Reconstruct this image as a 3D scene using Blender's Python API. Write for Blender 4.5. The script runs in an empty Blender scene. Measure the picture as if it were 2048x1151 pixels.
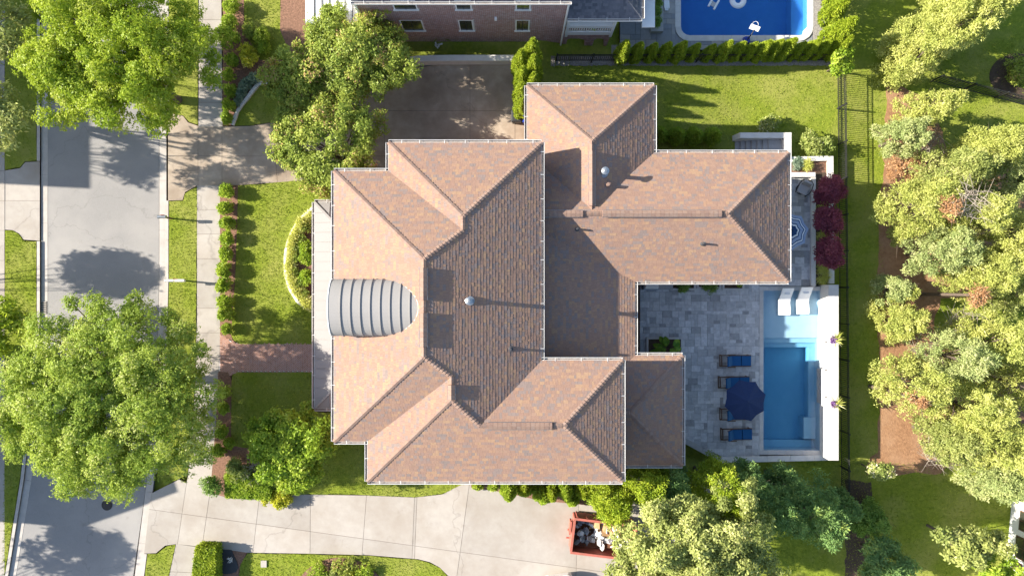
import bpy, bmesh, math, random
import numpy as np
from mathutils import Vector, Matrix

# ---------------------------------------------------------------- scene, camera, light
sc = bpy.context.scene
H = 43.5                                   # drone height above the front lawn (m)
FPX = 1392.0                               # focal length in pixels of the 2048 px wide photo
cam_d = bpy.data.cameras.new('camera'); cam = bpy.data.objects.new('camera', cam_d)
sc.collection.objects.link(cam)
cam.location = (0, 0, H); cam.rotation_euler = (0, 0, 0)
cam_d.sensor_width = 36.0; cam_d.lens = 36.0 * FPX / 2048.0
cam_d.clip_start = 0.5; cam_d.clip_end = 500
sc.camera = cam
SUN_EL = math.radians(27.5); SUN_AZ = math.radians(5.5)      # sun low in the west, a little to the north
sun_to = Vector((-math.cos(SUN_AZ) * math.cos(SUN_EL), math.sin(SUN_AZ) * math.cos(SUN_EL), math.sin(SUN_EL)))
world = bpy.data.worlds.new('World'); sc.world = world; world.use_nodes = True
wn = world.node_tree.nodes; wn.clear()
sky = wn.new('ShaderNodeTexSky'); sky.sky_type = 'NISHITA'; sky.sun_disc = False
sky.sun_elevation = SUN_EL; sky.sun_rotation = math.atan2(sun_to.x, sun_to.y)
bg = wn.new('ShaderNodeBackground'); bg.inputs['Strength'].default_value = 0.105
wo = wn.new('ShaderNodeOutputWorld')
world.node_tree.links.new(sky.outputs[0], bg.inputs[0]); world.node_tree.links.new(bg.outputs[0], wo.inputs[0])
sd = bpy.data.lights.new('sun', 'SUN'); sd.energy = 5.0; sd.angle = math.radians(0.53); sd.color = (1.0, 0.93, 0.81)
so = bpy.data.objects.new('sun', sd); sc.collection.objects.link(so)
so.rotation_euler = sun_to.to_track_quat('Z', 'Y').to_euler()
sc.view_settings.view_transform = 'Standard'; sc.view_settings.look = 'None'
sc.view_settings.exposure = 1.40; sc.view_settings.gamma = 1.0
try: sc.view_settings.use_curve_mapping = False
except Exception: pass

rng = np.random.default_rng(11); R = random.Random(5)
C = sc.collection

# ---------------------------------------------------------------- helpers
DZ = 0.0      # level of the terrace being built; added to every height while it is set
def W(px, py, z=0.0):
    """world point at height z seen at pixel (px, py) of the photograph"""
    k = (H - z - DZ) / FPX
    return Vector(((px - 1024) * k, (575.5 - py) * k, z))

def origin_of(o):
    v = Vector((0, 0, 0))
    while o is not None:
        v = v + o.location; o = o.parent
    return v

class MB:
    def __init__(s): s.v = []; s.f = []; s.m = []; s.t = []
    def poly(s, pts, mi=0, t=0.5):
        i = len(s.v); s.v += [tuple(p) for p in pts]; s.f.append(tuple(range(i, i + len(pts)))); s.m.append(mi); s.t.append(t)
    def box(s, x0, x1, y0, y1, z0, z1, mi=0, t=0.5):
        s.hexa([(x0, y0, z0), (x1, y0, z0), (x1, y1, z0), (x0, y1, z0)], [(x0, y0, z1), (x1, y0, z1), (x1, y1, z1), (x0, y1, z1)], mi, t)
    def hexa(s, b, tp, mi=0, t=0.5):
        n = len(b); i = len(s.v); s.v += [tuple(p) for p in b] + [tuple(p) for p in tp]
        s.f.append(tuple(i + n - 1 - k for k in range(n))); s.f.append(tuple(i + n + k for k in range(n)))
        for k in range(n):
            k2 = (k + 1) % n; s.f.append((i + k, i + k2, i + n + k2, i + n + k))
        s.m += [mi] * (n + 2); s.t += [t] * (n + 2)
    def obox(s, c, sx, sy, sz, rz=0, mi=0, t=0.5, tilt=None):
        """box centred on c, rotated about z (or by a matrix)"""
        M = tilt if tilt is not None else Matrix.Rotation(rz, 3, 'Z')
        c = Vector(c); P = lambda a, b, d: c + M @ Vector((a * sx / 2, b * sy / 2, d * sz / 2))
        s.hexa([P(-1, -1, -1), P(1, -1, -1), P(1, 1, -1), P(-1, 1, -1)], [P(-1, -1, 1), P(1, -1, 1), P(1, 1, 1), P(-1, 1, 1)], mi, t)
    def bar(s, a, b, w, h, mi=0, t=0.5):
        a = Vector(a); b = Vector(b); d = (b - a); L = d.length
        if L < 1e-5: return
        d /= L; up = Vector((0, 0, 1)) if abs(d.z) < .95 else Vector((1, 0, 0))
        sd_ = d.cross(up).normalized(); u = sd_.cross(d).normalized()
        q = lambda p, i, j: p + sd_ * (i * w / 2) + u * (j * h / 2)
        s.hexa([q(a, -1, -1), q(a, 1, -1), q(a, 1, 1), q(a, -1, 1)], [q(b, -1, -1), q(b, 1, -1), q(b, 1, 1), q(b, -1, 1)], mi, t)
    def tube(s, pts, rad, n=6, mi=0, t=0.5, cap=True):
        pts = [Vector(p) for p in pts]; rings = []
        for k, p in enumerate(pts):
            d = (pts[min(k + 1, len(pts) - 1)] - pts[max(k - 1, 0)]).normalized()
            up = Vector((0, 0, 1)) if abs(d.z) < .9 else Vector((1, 0, 0))
            a = d.cross(up).normalized(); b = a.cross(d).normalized()
            r = rad[k] if hasattr(rad, '__len__') else rad
            i = len(s.v)
            for j in range(n):
                th = 2 * math.pi * j / n; s.v.append(tuple(p + a * (r * math.cos(th)) + b * (r * math.sin(th))))
            rings.append(i)
        for k in range(len(rings) - 1):
            for j in range(n):
                j2 = (j + 1) % n; s.f.append((rings[k] + j, rings[k] + j2, rings[k + 1] + j2, rings[k + 1] + j)); s.m.append(mi); s.t.append(t)
        if cap:
            s.f.append(tuple(rings[-1] + j for j in range(n))); s.m.append(mi); s.t.append(t)
            s.f.append(tuple(rings[0] + n - 1 - j for j in range(n))); s.m.append(mi); s.t.append(t)
    def lathe(s, c, prof, n=14, mi=0, t=0.5):
        c = Vector(c); rings = []
        for r, z in prof:
            i = len(s.v); rings.append(i)
            for j in range(n):
                th = 2 * math.pi * j / n; s.v.append((c.x + r * math.cos(th), c.y + r * math.sin(th), c.z + z))
        for k in range(len(rings) - 1):
            for j in range(n):
                j2 = (j + 1) % n; s.f.append((rings[k] + j, rings[k] + j2, rings[k + 1] + j2, rings[k + 1] + j)); s.m.append(mi); s.t.append(t)
        s.f.append(tuple(rings[-1] + j for j in range(n))); s.m.append(mi); s.t.append(t)
        s.f.append(tuple(rings[0] + n - 1 - j for j in range(n))); s.m.append(mi); s.t.append(t)
    def prism(s, pts, z0, z1, mi=0, t=0.5):
        """vertical prism over a plan polygon (any shape)"""
        pts = [(p[0], p[1]) for p in pts]
        A = sum(pts[i][0] * pts[(i + 1) % len(pts)][1] - pts[(i + 1) % len(pts)][0] * pts[i][1] for i in range(len(pts)))
        if A < 0: pts = pts[::-1]
        s.hexa([(x, y, z0) for x, y in pts], [(x, y, z1) for x, y in pts], mi, t)
    def build(s, name, mats, parent=None, smooth=False, tint=False, kind=None):
        o0 = origin_of(parent) if parent is not None else Vector((0, 0, 0))
        me = bpy.data.meshes.new(name)
        me.from_pydata([(x - o0.x, y - o0.y, z + DZ - o0.z) for x, y, z in s.v], [], s.f)
        ml = mats if isinstance(mats, (list, tuple)) else [mats]
        for m in ml: me.materials.append(m)
        if len(ml) > 1: me.polygons.foreach_set('material_index', s.m)
        if smooth: me.polygons.foreach_set('use_smooth', [True] * len(s.f))
        if tint:
            a = me.attributes.new('tint', 'FLOAT', 'FACE'); a.data.foreach_set('value', s.t)
        me.update()
        o = bpy.data.objects.new(name, me); C.objects.link(o)
        if parent is not None: o.parent = parent
        if kind: o['kind'] = kind
        return o

def tag(o, label, cat, group=None):
    o['label'] = label; o['category'] = cat
    if group: o['group'] = group
    return o
def thing(name, label, cat, loc=(0, 0, 0), group=None, rz=0):
    o = bpy.data.objects.new(name, None); C.objects.link(o); o.location = (loc[0], loc[1], loc[2] + DZ); o.rotation_euler = (0, 0, rz)
    o.empty_display_size = .2
    return tag(o, label, cat, group)
def struct(o):
    o['kind'] = 'structure'; return o
def copy_thing(src, loc, rz=0.0, scale=1.0, label=None):
    r = src.copy(); C.objects.link(r); r.location = loc; r.rotation_euler = (0, 0, rz)
    r.scale = (scale, scale, scale) if not hasattr(scale, '__len__') else scale
    if label: r['label'] = label
    for ch in list(src.children):
        c = ch.copy(); C.objects.link(c); c.parent = r
        for g in list(ch.children):
            d = g.copy(); C.objects.link(d); d.parent = c
    return r
def np_mesh(name, V, Q, mat, parent=None, tint=None, kind=None, nper=4):
    """fast mesh from arrays, world coordinates"""
    o0 = origin_of(parent) if parent is not None else Vector((0, 0, 0))
    V = np.asarray(V, dtype=np.float32) + np.array((0, 0, DZ), dtype=np.float32) - np.array(o0, dtype=np.float32)
    Q = np.asarray(Q, dtype=np.int32)
    me = bpy.data.meshes.new(name)
    me.vertices.add(len(V)); me.vertices.foreach_set('co', V.ravel())
    me.loops.add(Q.size); me.loops.foreach_set('vertex_index', Q.ravel())
    me.polygons.add(len(Q)); me.polygons.foreach_set('loop_start', np.arange(0, Q.size, nper, dtype=np.int32))
    me.update(calc_edges=True)
    me.materials.append(mat)
    if tint is not None:
        a = me.attributes.new('tint', 'FLOAT', 'FACE'); a.data.foreach_set('value', np.asarray(tint, dtype=np.float32))
    o = bpy.data.objects.new(name, me); C.objects.link(o)
    if parent is not None: o.parent = parent
    if kind: o['kind'] = kind
    return o
def clip_half(poly, n, d):
    """keep the side where n.p >= d"""
    out = []
    for i in range(len(poly)):
        a = poly[i]; b = poly[(i + 1) % len(poly)]
        da = n[0] * a[0] + n[1] * a[1] - d; db = n[0] * b[0] + n[1] * b[1] - d
        if da >= 0: out.append(a)
        if (da > 0 and db < 0) or (da < 0 and db > 0):
            k = da / (da - db); out.append((a[0] + (b[0] - a[0]) * k, a[1] + (b[1] - a[1]) * k))
    return out
def area(p): return 0.5 * sum(p[i][0] * p[(i + 1) % len(p)][1] - p[(i + 1) % len(p)][0] * p[i][1] for i in range(len(p)))
def inside(p, poly):
    x, y = p[0], p[1]; r = False; j = len(poly) - 1
    for i in range(len(poly)):
        xi, yi = poly[i][0], poly[i][1]; xj, yj = poly[j][0], poly[j][1]
        if (yi > y) != (yj > y) and x < (xj - xi) * (y - yi) / (yj - yi) + xi: r = not r
        j = i
    return r
def inside_np(X, Y, poly):
    r = np.zeros(X.shape, bool); j = len(poly) - 1
    for i in range(len(poly)):
        xi, yi = poly[i][0], poly[i][1]; xj, yj = poly[j][0], poly[j][1]
        if yi != yj:
            r ^= ((yi > Y) != (yj > Y)) & (X < (xj - xi) * (Y - yi) / (yj - yi) + xi)
        j = i
    return r
def PW(pts, z=0.0): return [tuple(W(x, y, z))[:2] for x, y in pts]

# ---------------------------------------------------------------- materials
def _new(name):
    m = bpy.data.materials.new(name); m.use_nodes = True; nt = m.node_tree; nt.nodes.clear()
    return m, nt, nt.nodes, nt.links
def pbr(name, c1, c2=None, scale=3.0, rough=0.8, bump=0.0, bscale=None, big=None, bigscale=.25, bigamt=.5, tint=None, metallic=0.0,
        spec=0.3, rand=None, tint_steps=False, detail=6, crack=0):
    """procedural surface: fine noise c1..c2, broad patches of big, per-piece tint, bump"""
    m, nt, N, L = _new(name)
    out = N.new('ShaderNodeOutputMaterial'); b = N.new('ShaderNodeBsdfPrincipled'); L.new(b.outputs[0], out.inputs[0])
    b.inputs['Roughness'].default_value = rough; b.inputs['Metallic'].default_value = metallic
    b.inputs['Specular IOR Level'].default_value = spec
    geo = N.new('ShaderNodeNewGeometry')
    nz = N.new('ShaderNodeTexNoise'); nz.inputs['Scale'].default_value = scale; nz.inputs['Detail'].default_value = detail; nz.inputs['Roughness'].default_value = .65
    L.new(geo.outputs['Position'], nz.inputs['Vector'])
    mr = N.new('ShaderNodeMapRange'); mr.inputs[1].default_value = .3; mr.inputs[2].default_value = .7; L.new(nz.outputs[0], mr.inputs[0])
    mix = N.new('ShaderNodeMix'); mix.data_type = 'RGBA'; L.new(mr.outputs[0], mix.inputs[0])
    c2 = c2 if c2 is not None else tuple(x * .85 for x in c1)
    mix.inputs[6].default_value = (*c1, 1); mix.inputs[7].default_value = (*c2, 1)
    col = mix.outputs[2]
    if big is not None:
        n2 = N.new('ShaderNodeTexNoise'); n2.inputs['Scale'].default_value = bigscale; n2.inputs['Detail'].default_value = 5; n2.inputs['Roughness'].default_value = .6
        L.new(geo.outputs['Position'], n2.inputs['Vector'])
        m2 = N.new('ShaderNodeMapRange'); m2.inputs[1].default_value = .42; m2.inputs[2].default_value = .66; m2.inputs[4].default_value = bigamt; L.new(n2.outputs[0], m2.inputs[0])
        x2 = N.new('ShaderNodeMix'); x2.data_type = 'RGBA'; L.new(m2.outputs[0], x2.inputs[0]); L.new(col, x2.inputs[6]); x2.inputs[7].default_value = (*big, 1)
        col = x2.outputs[2]
    if crack:
        nw = N.new('ShaderNodeTexNoise'); nw.inputs['Scale'].default_value = .9; nw.inputs['Detail'].default_value = 6; L.new(geo.outputs['Position'], nw.inputs['Vector'])
        va = N.new('ShaderNodeVectorMath'); va.operation = 'MULTIPLY_ADD'; L.new(nw.outputs['Color'], va.inputs[0]); va.inputs[1].default_value = (2.4, 2.4, 0); L.new(geo.outputs['Position'], va.inputs[2])
        vo = N.new('ShaderNodeTexVoronoi'); vo.feature = 'DISTANCE_TO_EDGE'; vo.inputs['Scale'].default_value = crack; L.new(va.outputs[0], vo.inputs['Vector'])
        mc = N.new('ShaderNodeMapRange'); mc.inputs[1].default_value = .0; mc.inputs[2].default_value = .005; mc.inputs[3].default_value = .28; mc.inputs[4].default_value = 0; L.new(vo.outputs['Distance'], mc.inputs[0])
        xc = N.new('ShaderNodeMix'); xc.data_type = 'RGBA'; L.new(mc.outputs[0], xc.inputs[0]); L.new(col, xc.inputs[6]); xc.inputs[7].default_value = (.10, .09, .085, 1); col = xc.outputs[2]
        ns = N.new('ShaderNodeTexNoise'); ns.inputs['Scale'].default_value = 1.1; ns.inputs['Detail'].default_value = 8; ns.inputs['Roughness'].default_value = .75; L.new(geo.outputs['Position'], ns.inputs['Vector'])
        ms = N.new('ShaderNodeMapRange'); ms.inputs[1].default_value = .60; ms.inputs[2].default_value = .74; ms.inputs[4].default_value = .45; L.new(ns.outputs[0], ms.inputs[0])
        xs = N.new('ShaderNodeMix'); xs.data_type = 'RGBA'; L.new(ms.outputs[0], xs.inputs[0]); L.new(col, xs.inputs[6]); xs.inputs[7].default_value = (c1[0] * .55, c1[1] * .52, c1[2] * .48, 1); col = xs.outputs[2]
    if tint is not None:
        if rand:
            oi = N.new('ShaderNodeObjectInfo'); src = oi.outputs['Random']
        else:
            at = N.new('ShaderNodeAttribute'); at.attribute_name = 'tint'; src = at.outputs['Fac']
        cr = N.new('ShaderNodeValToRGB'); cr.color_ramp.interpolation = 'CONSTANT' if tint_steps else 'LINEAR'
        el = cr.color_ramp.elements
        while len(el) < len(tint): el.new(.5)
        for i, (p, c) in enumerate(tint): el[i].position = p; el[i].color = (*c, 1)
        L.new(src, cr.inputs[0])
        x3 = N.new('ShaderNodeMix'); x3.data_type = 'RGBA'; x3.blend_type = 'MULTIPLY'; x3.inputs[0].default_value = 1
        L.new(col, x3.inputs[6]); L.new(cr.outputs[0], x3.inputs[7]); col = x3.outputs[2]
    L.new(col, b.inputs['Base Color'])
    if bump:
        nb = N.new('ShaderNodeTexNoise'); nb.inputs['Scale'].default_value = bscale or scale * 4; nb.inputs['Detail'].default_value = 4
        L.new(geo.outputs['Position'], nb.inputs['Vector'])
        bu = N.new('ShaderNodeBump'); bu.inputs['Strength'].default_value = 1.0; bu.inputs['Distance'].default_value = bump
        L.new(nb.outputs[0], bu.inputs['Height']); L.new(bu.outputs[0], b.inputs['Normal'])
    return m
def leafmat(name, c_a, c_b, c_c=None, trans=.35, gloss=.02):
    m, nt, N, L = _new(name)
    out = N.new('ShaderNodeOutputMaterial')
    at = N.new('ShaderNodeAttribute'); at.attribute_name = 'tint'
    cr = N.new('ShaderNodeValToRGB'); el = cr.color_ramp.elements
    el[0].position = 0; el[0].color = (*c_a, 1); el[1].position = .85 if c_c else 1; el[1].color = (*c_b, 1)
    if c_c: e = el.new(.97); e.color = (*c_c, 1)
    L.new(at.outputs['Fac'], cr.inputs[0])
    d = N.new('ShaderNodeBsdfDiffuse'); t = N.new('ShaderNodeBsdfTranslucent'); g = N.new('ShaderNodeBsdfGlossy'); g.inputs['Roughness'].default_value = .45
    L.new(cr.outputs[0], d.inputs[0]); L.new(cr.outputs[0], t.inputs[0]); g.inputs[0].default_value = (.6, .6, .6, 1)
    m1 = N.new('ShaderNodeMixShader'); m1.inputs[0].default_value = trans; L.new(d.outputs[0], m1.inputs[1]); L.new(t.outputs[0], m1.inputs[2])
    m2 = N.new('ShaderNodeMixShader'); m2.inputs[0].default_value = gloss; L.new(m1.outputs[0], m2.inputs[1]); L.new(g.outputs[0], m2.inputs[2])
    L.new(m2.outputs[0], out.inputs[0])
    return m

SHT = [(0.0, (.305, .196, .148)), (.16, (.335, .215, .157)), (.30, (.315, .20, .15)), (.44, (.36, .225, .152)), (.55, (.29, .198, .162)),
       (.68, (.265, .203, .178)), (.80, (.37, .24, .155)), (.86, (.33, .215, .157)), (.95, (.245, .192, .17))]
M = {}
M['shingle'] = pbr('shingle', (1.0, 1.0, 1.0), (.78, .78, .8), scale=14, rough=.9, bump=.004, bscale=60, tint=SHT, tint_steps=True, spec=.15, big=(.9, .86, .84), bigscale=.5, bigamt=.45)
M['roof_base'] = pbr('roof_base', (.10, .065, .05), rough=.95)
M['cap_shingle'] = pbr('cap_shingle', (1, 1, 1), (.8, .78, .76), scale=9, rough=.9, bump=.004, bscale=50, spec=.15, tint=[(0, (.27, .18, .145)), (.5, (.32, .215, .165)), (1, (.29, .21, .175))])
M['white_metal'] = pbr('white_metal', (.78, .77, .75), (.70, .69, .67), scale=4, rough=.45)
M['white_paint'] = pbr('white_paint', (.80, .79, .77), (.72, .71, .70), scale=2, rough=.6)
M['galv'] = pbr('galv', (.36, .38, .40), (.28, .30, .32), scale=8, rough=.35, metallic=.7)
M['gutter_in'] = pbr('gutter_in', (.16, .13, .11), (.30, .27, .25), scale=5, rough=.9)
M['dark_pipe'] = pbr('dark_pipe', (.06, .06, .065), rough=.5)
M['seam_roof'] = pbr('seam_roof', (.27, .255, .245), (.245, .23, .22), scale=1.2, rough=.6, spec=.25, big=(.29, .275, .265), bigscale=.6)
M['dormer_metal'] = pbr('dormer_metal', (.30, .285, .27), (.275, .26, .247), scale=1.2, rough=.6, spec=.25)
M['house_wall'] = pbr('house_wall', (.36, .20, .15), (.28, .16, .12), scale=6, rough=.9, bump=.01)
M['concrete'] = pbr('concrete', (.42, .385, .345), (.37, .335, .30), scale=2.2, rough=.9, bump=.004, bscale=60, big=(.30, .255, .21), bigscale=.3, bigamt=.75, crack=.07, tint=[(0, (.92, .92, .92)), (1, (1.05, 1.04, 1.03))], rand=True)
M['court'] = pbr('court', (.45, .375, .295), (.33, .265, .20), scale=1.6, rough=.9, bump=.004, bscale=60, big=(.22, .165, .12), bigscale=.3, bigamt=.85, crack=.09)
M['joint'] = pbr('joint', (.17, .14, .12), rough=.95)
M['asphalt'] = pbr('asphalt', (.29, .278, .268), (.23, .22, .212), scale=30, rough=.92, bump=.006, bscale=90, big=(.34, .32, .30), bigscale=.22, bigamt=.8, crack=.16)
M['kerb'] = pbr('kerb', (.50, .46, .42), (.42, .385, .35), scale=3, rough=.9, bump=.003, big=(.36, .32, .28), bigscale=.8, bigamt=.5)
M['soil'] = pbr('soil', (.10, .07, .05), (.06, .042, .03), scale=6, rough=1, bump=.02)
M['mulch'] = pbr('mulch', (.33, .185, .125), (.12, .066, .045), scale=9, rough=1, bump=.03, bscale=22, big=(.22, .125, .085), bigscale=1.2)
M['pine_straw'] = pbr('pine_straw', (.36, .20, .105), (.22, .115, .06), scale=6, rough=1, bump=.03, bscale=16, big=(.40, .25, .15), bigscale=.6, bigamt=.5)
M['lawn'] = pbr('lawn', (.245, .285, .035), (.13, .18, .02), scale=5, rough=1, bump=.03, bscale=22, big=(.31, .30, .085), bigscale=.42, bigamt=.6, spec=.05)
M['blade'] = leafmat('blade', (.14, .20, .018), (.36, .40, .07), trans=.3, gloss=.0)
M['gravel'] = pbr('gravel', (.42, .39, .36), (.16, .14, .13), scale=16, rough=.95, bump=.03, bscale=30)
M['bark'] = pbr('bark', (.16, .12, .09), (.09, .07, .055), scale=9, rough=.95, bump=.02)
M['twig'] = pbr('twig', (.36, .31, .26), (.25, .21, .17), scale=8, rough=.95)
M['paver'] = pbr('paver', (1, 1, 1), (.62, .63, .65), scale=5, rough=.7, bump=.004, bscale=30, tint=[(0, (.34, .335, .335)), (.2, (.52, .515, .51)), (.6, (.62, .615, .61)), (1, (.74, .73, .72))], rand=True, spec=.3, big=(.78, .77, .76), bigscale=1.7)
M['paver_rest'] = pbr('paver_rest', (1, 1, 1), (.62, .63, .65), scale=5, rough=.7, bump=.004, bscale=30, tint=[(0, (.34, .335, .335)), (.2, (.52, .515, .51)), (.6, (.62, .615, .61)), (1, (.74, .73, .72))], spec=.3, big=(.78, .77, .76), bigscale=1.7)
M['bluestone'] = pbr('bluestone', (1, 1, 1), (.8, .8, .82), scale=3, rough=.7, bump=.003, tint=[(0, (.22, .235, .25)), (.5, (.29, .30, .31)), (.8, (.36, .34, .31)), (1, (.40, .39, .37))], rand=True)
M['bluestone_rest'] = pbr('bluestone_rest', (1, 1, 1), (.8, .8, .82), scale=3, rough=.7, bump=.003, tint=[(0, (.22, .235, .25)), (.5, (.29, .30, .31)), (.8, (.36, .34, .31)), (1, (.40, .39, .37))])
M['coping'] = pbr('coping', (.62, .60, .57), (.52, .50, .48), scale=3, rough=.7, bump=.003, tint=[(0, (.9, .9, .9)), (1, (1.06, 1.05, 1.04))], rand=True)
M['stone_white'] = pbr('stone_white', (.70, .67, .63), (.60, .57, .53), scale=3, rough=.8, bump=.006, bscale=20)
M['grey_stone'] = pbr('grey_stone', (.42, .41, .40), (.33, .325, .32), scale=4, rough=.8, bump=.005)
M['plaster'] = pbr('plaster', (.44, .52, .59), (.39, .48, .55), scale=2, rough=.7)
M['vinyl_blue'] = pbr('vinyl_blue', (.06, .24, .52), (.05, .21, .48), scale=1.5, rough=.6)
M['brick'] = pbr('brick', (1, 1, 1), (.75, .75, .75), scale=12, rough=.9, bump=.004, tint=[(0, (.40, .235, .20)), (.35, (.48, .29, .245)), (.65, (.42, .275, .25)), (.85, (.55, .38, .33)), (1, (.30, .205, .19))])
M['mortar'] = pbr('mortar', (.66, .62, .59), (.58, .54, .52), scale=8, rough=.95)
M['walk_brick'] = pbr('walk_brick', (1, 1, 1), (.78, .76, .75), scale=8, rough=.9, bump=.004, tint=[(0, (.40, .22, .16)), (.5, (.50, .29, .22)), (1, (.44, .28, .23))])
M['glass_dark'] = pbr('glass_dark', (.035, .04, .035), (.06, .055, .03), scale=1.5, rough=.12, spec=.6)
M['black_metal'] = pbr('black_metal', (.020, .020, .022), (.03, .03, .03), scale=5, rough=.5)
M['slate_roof'] = pbr('slate_roof', (1, 1, 1), (.8, .8, .82), scale=8, rough=.8, bump=.004, tint=[(0, (.085, .09, .105)), (.5, (.12, .125, .145)), (1, (.16, .16, .175))])
M['teak'] = pbr('teak', (.17, .10, .06), (.11, .065, .04), scale=12, rough=.7)
M['cushion_blue'] = pbr('cushion_blue', (.012, .098, .25), (.010, .082, .22), scale=20, rough=.85, bump=.004)
M['navy'] = pbr('navy', (.022, .042, .115), (.017, .034, .095), scale=14, rough=.85, bump=.002)
M['navy_stripe'] = pbr('navy_stripe', (.018, .06, .16), rough=.85)
M['pale_blue'] = pbr('pale_blue', (.34, .40, .52), (.29, .35, .47), scale=20, rough=.85)
M['fabric_white'] = pbr('fabric_white', (.80, .81, .82), rough=.85)
M['fabric_grey'] = pbr('fabric_grey', (.47, .46, .46), (.40, .39, .39), scale=30, rough=.9)
M['float_white'] = pbr('float_white', (.80, .80, .79), (.76, .76, .75), scale=2, rough=.35, spec=.5)
M['red_steel'] = pbr('red_steel', (.46, .13, .10), (.36, .10, .075), scale=3, rough=.65, big=(.28, .13, .09), bigscale=1.5, bigamt=.5)
M['rust'] = pbr('rust', (.22, .10, .06), (.13, .065, .04), scale=4, rough=.9)
M['cardboard'] = pbr('cardboard', (.52, .33, .17), (.42, .26, .13), scale=5, rough=.9)
M['scrap_white'] = pbr('scrap_white', (.70, .68, .66), (.55, .54, .54), scale=5, rough=.9)
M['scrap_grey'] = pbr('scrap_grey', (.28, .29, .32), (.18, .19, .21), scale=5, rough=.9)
M['car_white'] = pbr('car_white', (.72, .70, .68), rough=.25, spec=.6)
M['tail_red'] = pbr('tail_red', (.45, .02, .02), rough=.25, spec=.6)
M['rubber'] = pbr('rubber', (.02, .02, .02), rough=.9)
M['bin_black'] = pbr('bin_black', (.045, .047, .05), (.035, .037, .04), scale=5, rough=.5)
M['bin_blue'] = pbr('bin_blue', (.02, .05, .32), rough=.45)
M['iron'] = pbr('iron', (.07, .06, .055), (.04, .037, .035), scale=12, rough=.7, metallic=.3)
M['terracotta'] = pbr('terracotta', (.16, .10, .17), rough=.8)
def water_mat(name, absorb, dens, rough=.03):
    m, nt, N, L = _new(name)
    out = N.new('ShaderNodeOutputMaterial'); fr = N.new('ShaderNodeFresnel'); fr.inputs[0].default_value = 1.33
    tr = N.new('ShaderNodeBsdfTransparent'); gl = N.new('ShaderNodeBsdfGlossy'); gl.inputs['Roughness'].default_value = rough
    geo = N.new('ShaderNodeNewGeometry'); nz = N.new('ShaderNodeTexNoise'); nz.inputs['Scale'].default_value = 2.2; nz.inputs['Detail'].default_value = 3
    L.new(geo.outputs['Position'], nz.inputs['Vector']); bu = N.new('ShaderNodeBump'); bu.inputs['Distance'].default_value = .012
    L.new(nz.outputs[0], bu.inputs['Height']); L.new(bu.outputs[0], gl.inputs['Normal']); L.new(bu.outputs[0], fr.inputs['Normal'])
    sb = N.new('ShaderNodeMath'); sb.operation = 'SUBTRACT'; sb.inputs[0].default_value = 1; L.new(geo.outputs['Backfacing'], sb.inputs[1])
    ml = N.new('ShaderNodeMath'); ml.operation = 'MULTIPLY'; L.new(fr.outputs[0], ml.inputs[0]); L.new(sb.outputs[0], ml.inputs[1])      # mirror only from above
    mx = N.new('ShaderNodeMixShader'); L.new(ml.outputs[0], mx.inputs[0]); L.new(tr.outputs[0], mx.inputs[1]); L.new(gl.outputs[0], mx.inputs[2])
    L.new(mx.outputs[0], out.inputs['Surface'])
    va = N.new('ShaderNodeVolumeAbsorption'); va.inputs['Color'].default_value = (*absorb, 1); va.inputs['Density'].default_value = dens
    L.new(va.outputs[0], out.inputs['Volume'])
    return m
M['water'] = water_mat('pool_water', (.06, .66, .88), .55)
M['water_b'] = water_mat('neighbor_pool_water', (.05, .6, .88), .28)
# ================================================================ GROUND
PXM = FPX / H
def zg(px, py):
    """height of the terrain under photo position px, py (pixels at street level); lower behind the house"""
    def lin(a, b, x): return min(1, max(0, (x - a) / (b - a)))
    if py < 330: z = -1.0 * lin(1075, 1150, px) - .8 * lin(1180, 1500, px)
    elif py < 930: z = -1.8 * lin(1120, 1210, px)
    else: z = -1.8 * lin(1270, 1450, px)
    return z
def zgw(x, y): return zg(x * PXM + 1024, 575.5 - y * PXM)
def G(px, py):
    """terrain point seen at photo pixel"""
    z = zg(px, py)
    for _ in range(4):
        w = W(px, py, z); z = zgw(w.x, w.y)
    return W(px, py, z)

# terrain: one sheet to beyond anything the camera could see
def make_ground():
    xs = np.concatenate([np.linspace(-160, -42, 14), np.arange(-40, 42, .5), np.linspace(43, 160, 14)])
    ys = np.concatenate([np.linspace(-140, -30, 12), np.arange(-28, 28, .5), np.linspace(29, 140, 12)])
    V = []; 
    def sunk(x, y):
        px = x * PXM + 1024; py = 575.5 - y * PXM
        if px < 1062 or (py > 925 and px < 1330) or (310 < py < 980 and px < 1300): return True
        return False
    for y in ys:
        for x in xs:
            z = zgw(x, y) - (.35 if sunk(x, y) else 0)
            px = x * PXM + 1024; py = 575.5 - y * PXM
            if (1500 < px < 1655 and 570 < py < 915) or (1345 < px < 1640 and -330 < py < 95): z = -4
            V.append((x, y, z))
    nx = len(xs); Q = []
    for j in range(len(ys) - 1):
        for i in range(nx - 1):
            a = j * nx + i; Q.append((a, a + 1, a + 1 + nx, a + nx))
    return np_mesh('ground', V, Q, M['lawn'])
struct(make_ground())

def sheet(name, px_poly, z, mat, depth=.25):
    b = MB(); b.prism(PW(px_poly, z), z - depth, z)
    return struct(b.build(name, mat))
def ragged(pts, amp=.05, step=.25):
    """a softly uneven outline between plan points"""
    out = []
    for i in range(len(pts)):
        a = Vector(pts[i]); b = Vector(pts[(i + 1) % len(pts)]); n = max(1, int((b - a).length / step))
        for k in range(n):
            p = a.lerp(b, k / n); out.append((p.x + R.uniform(-amp, amp), p.y + R.uniform(-amp, amp)))
    return out

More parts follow.
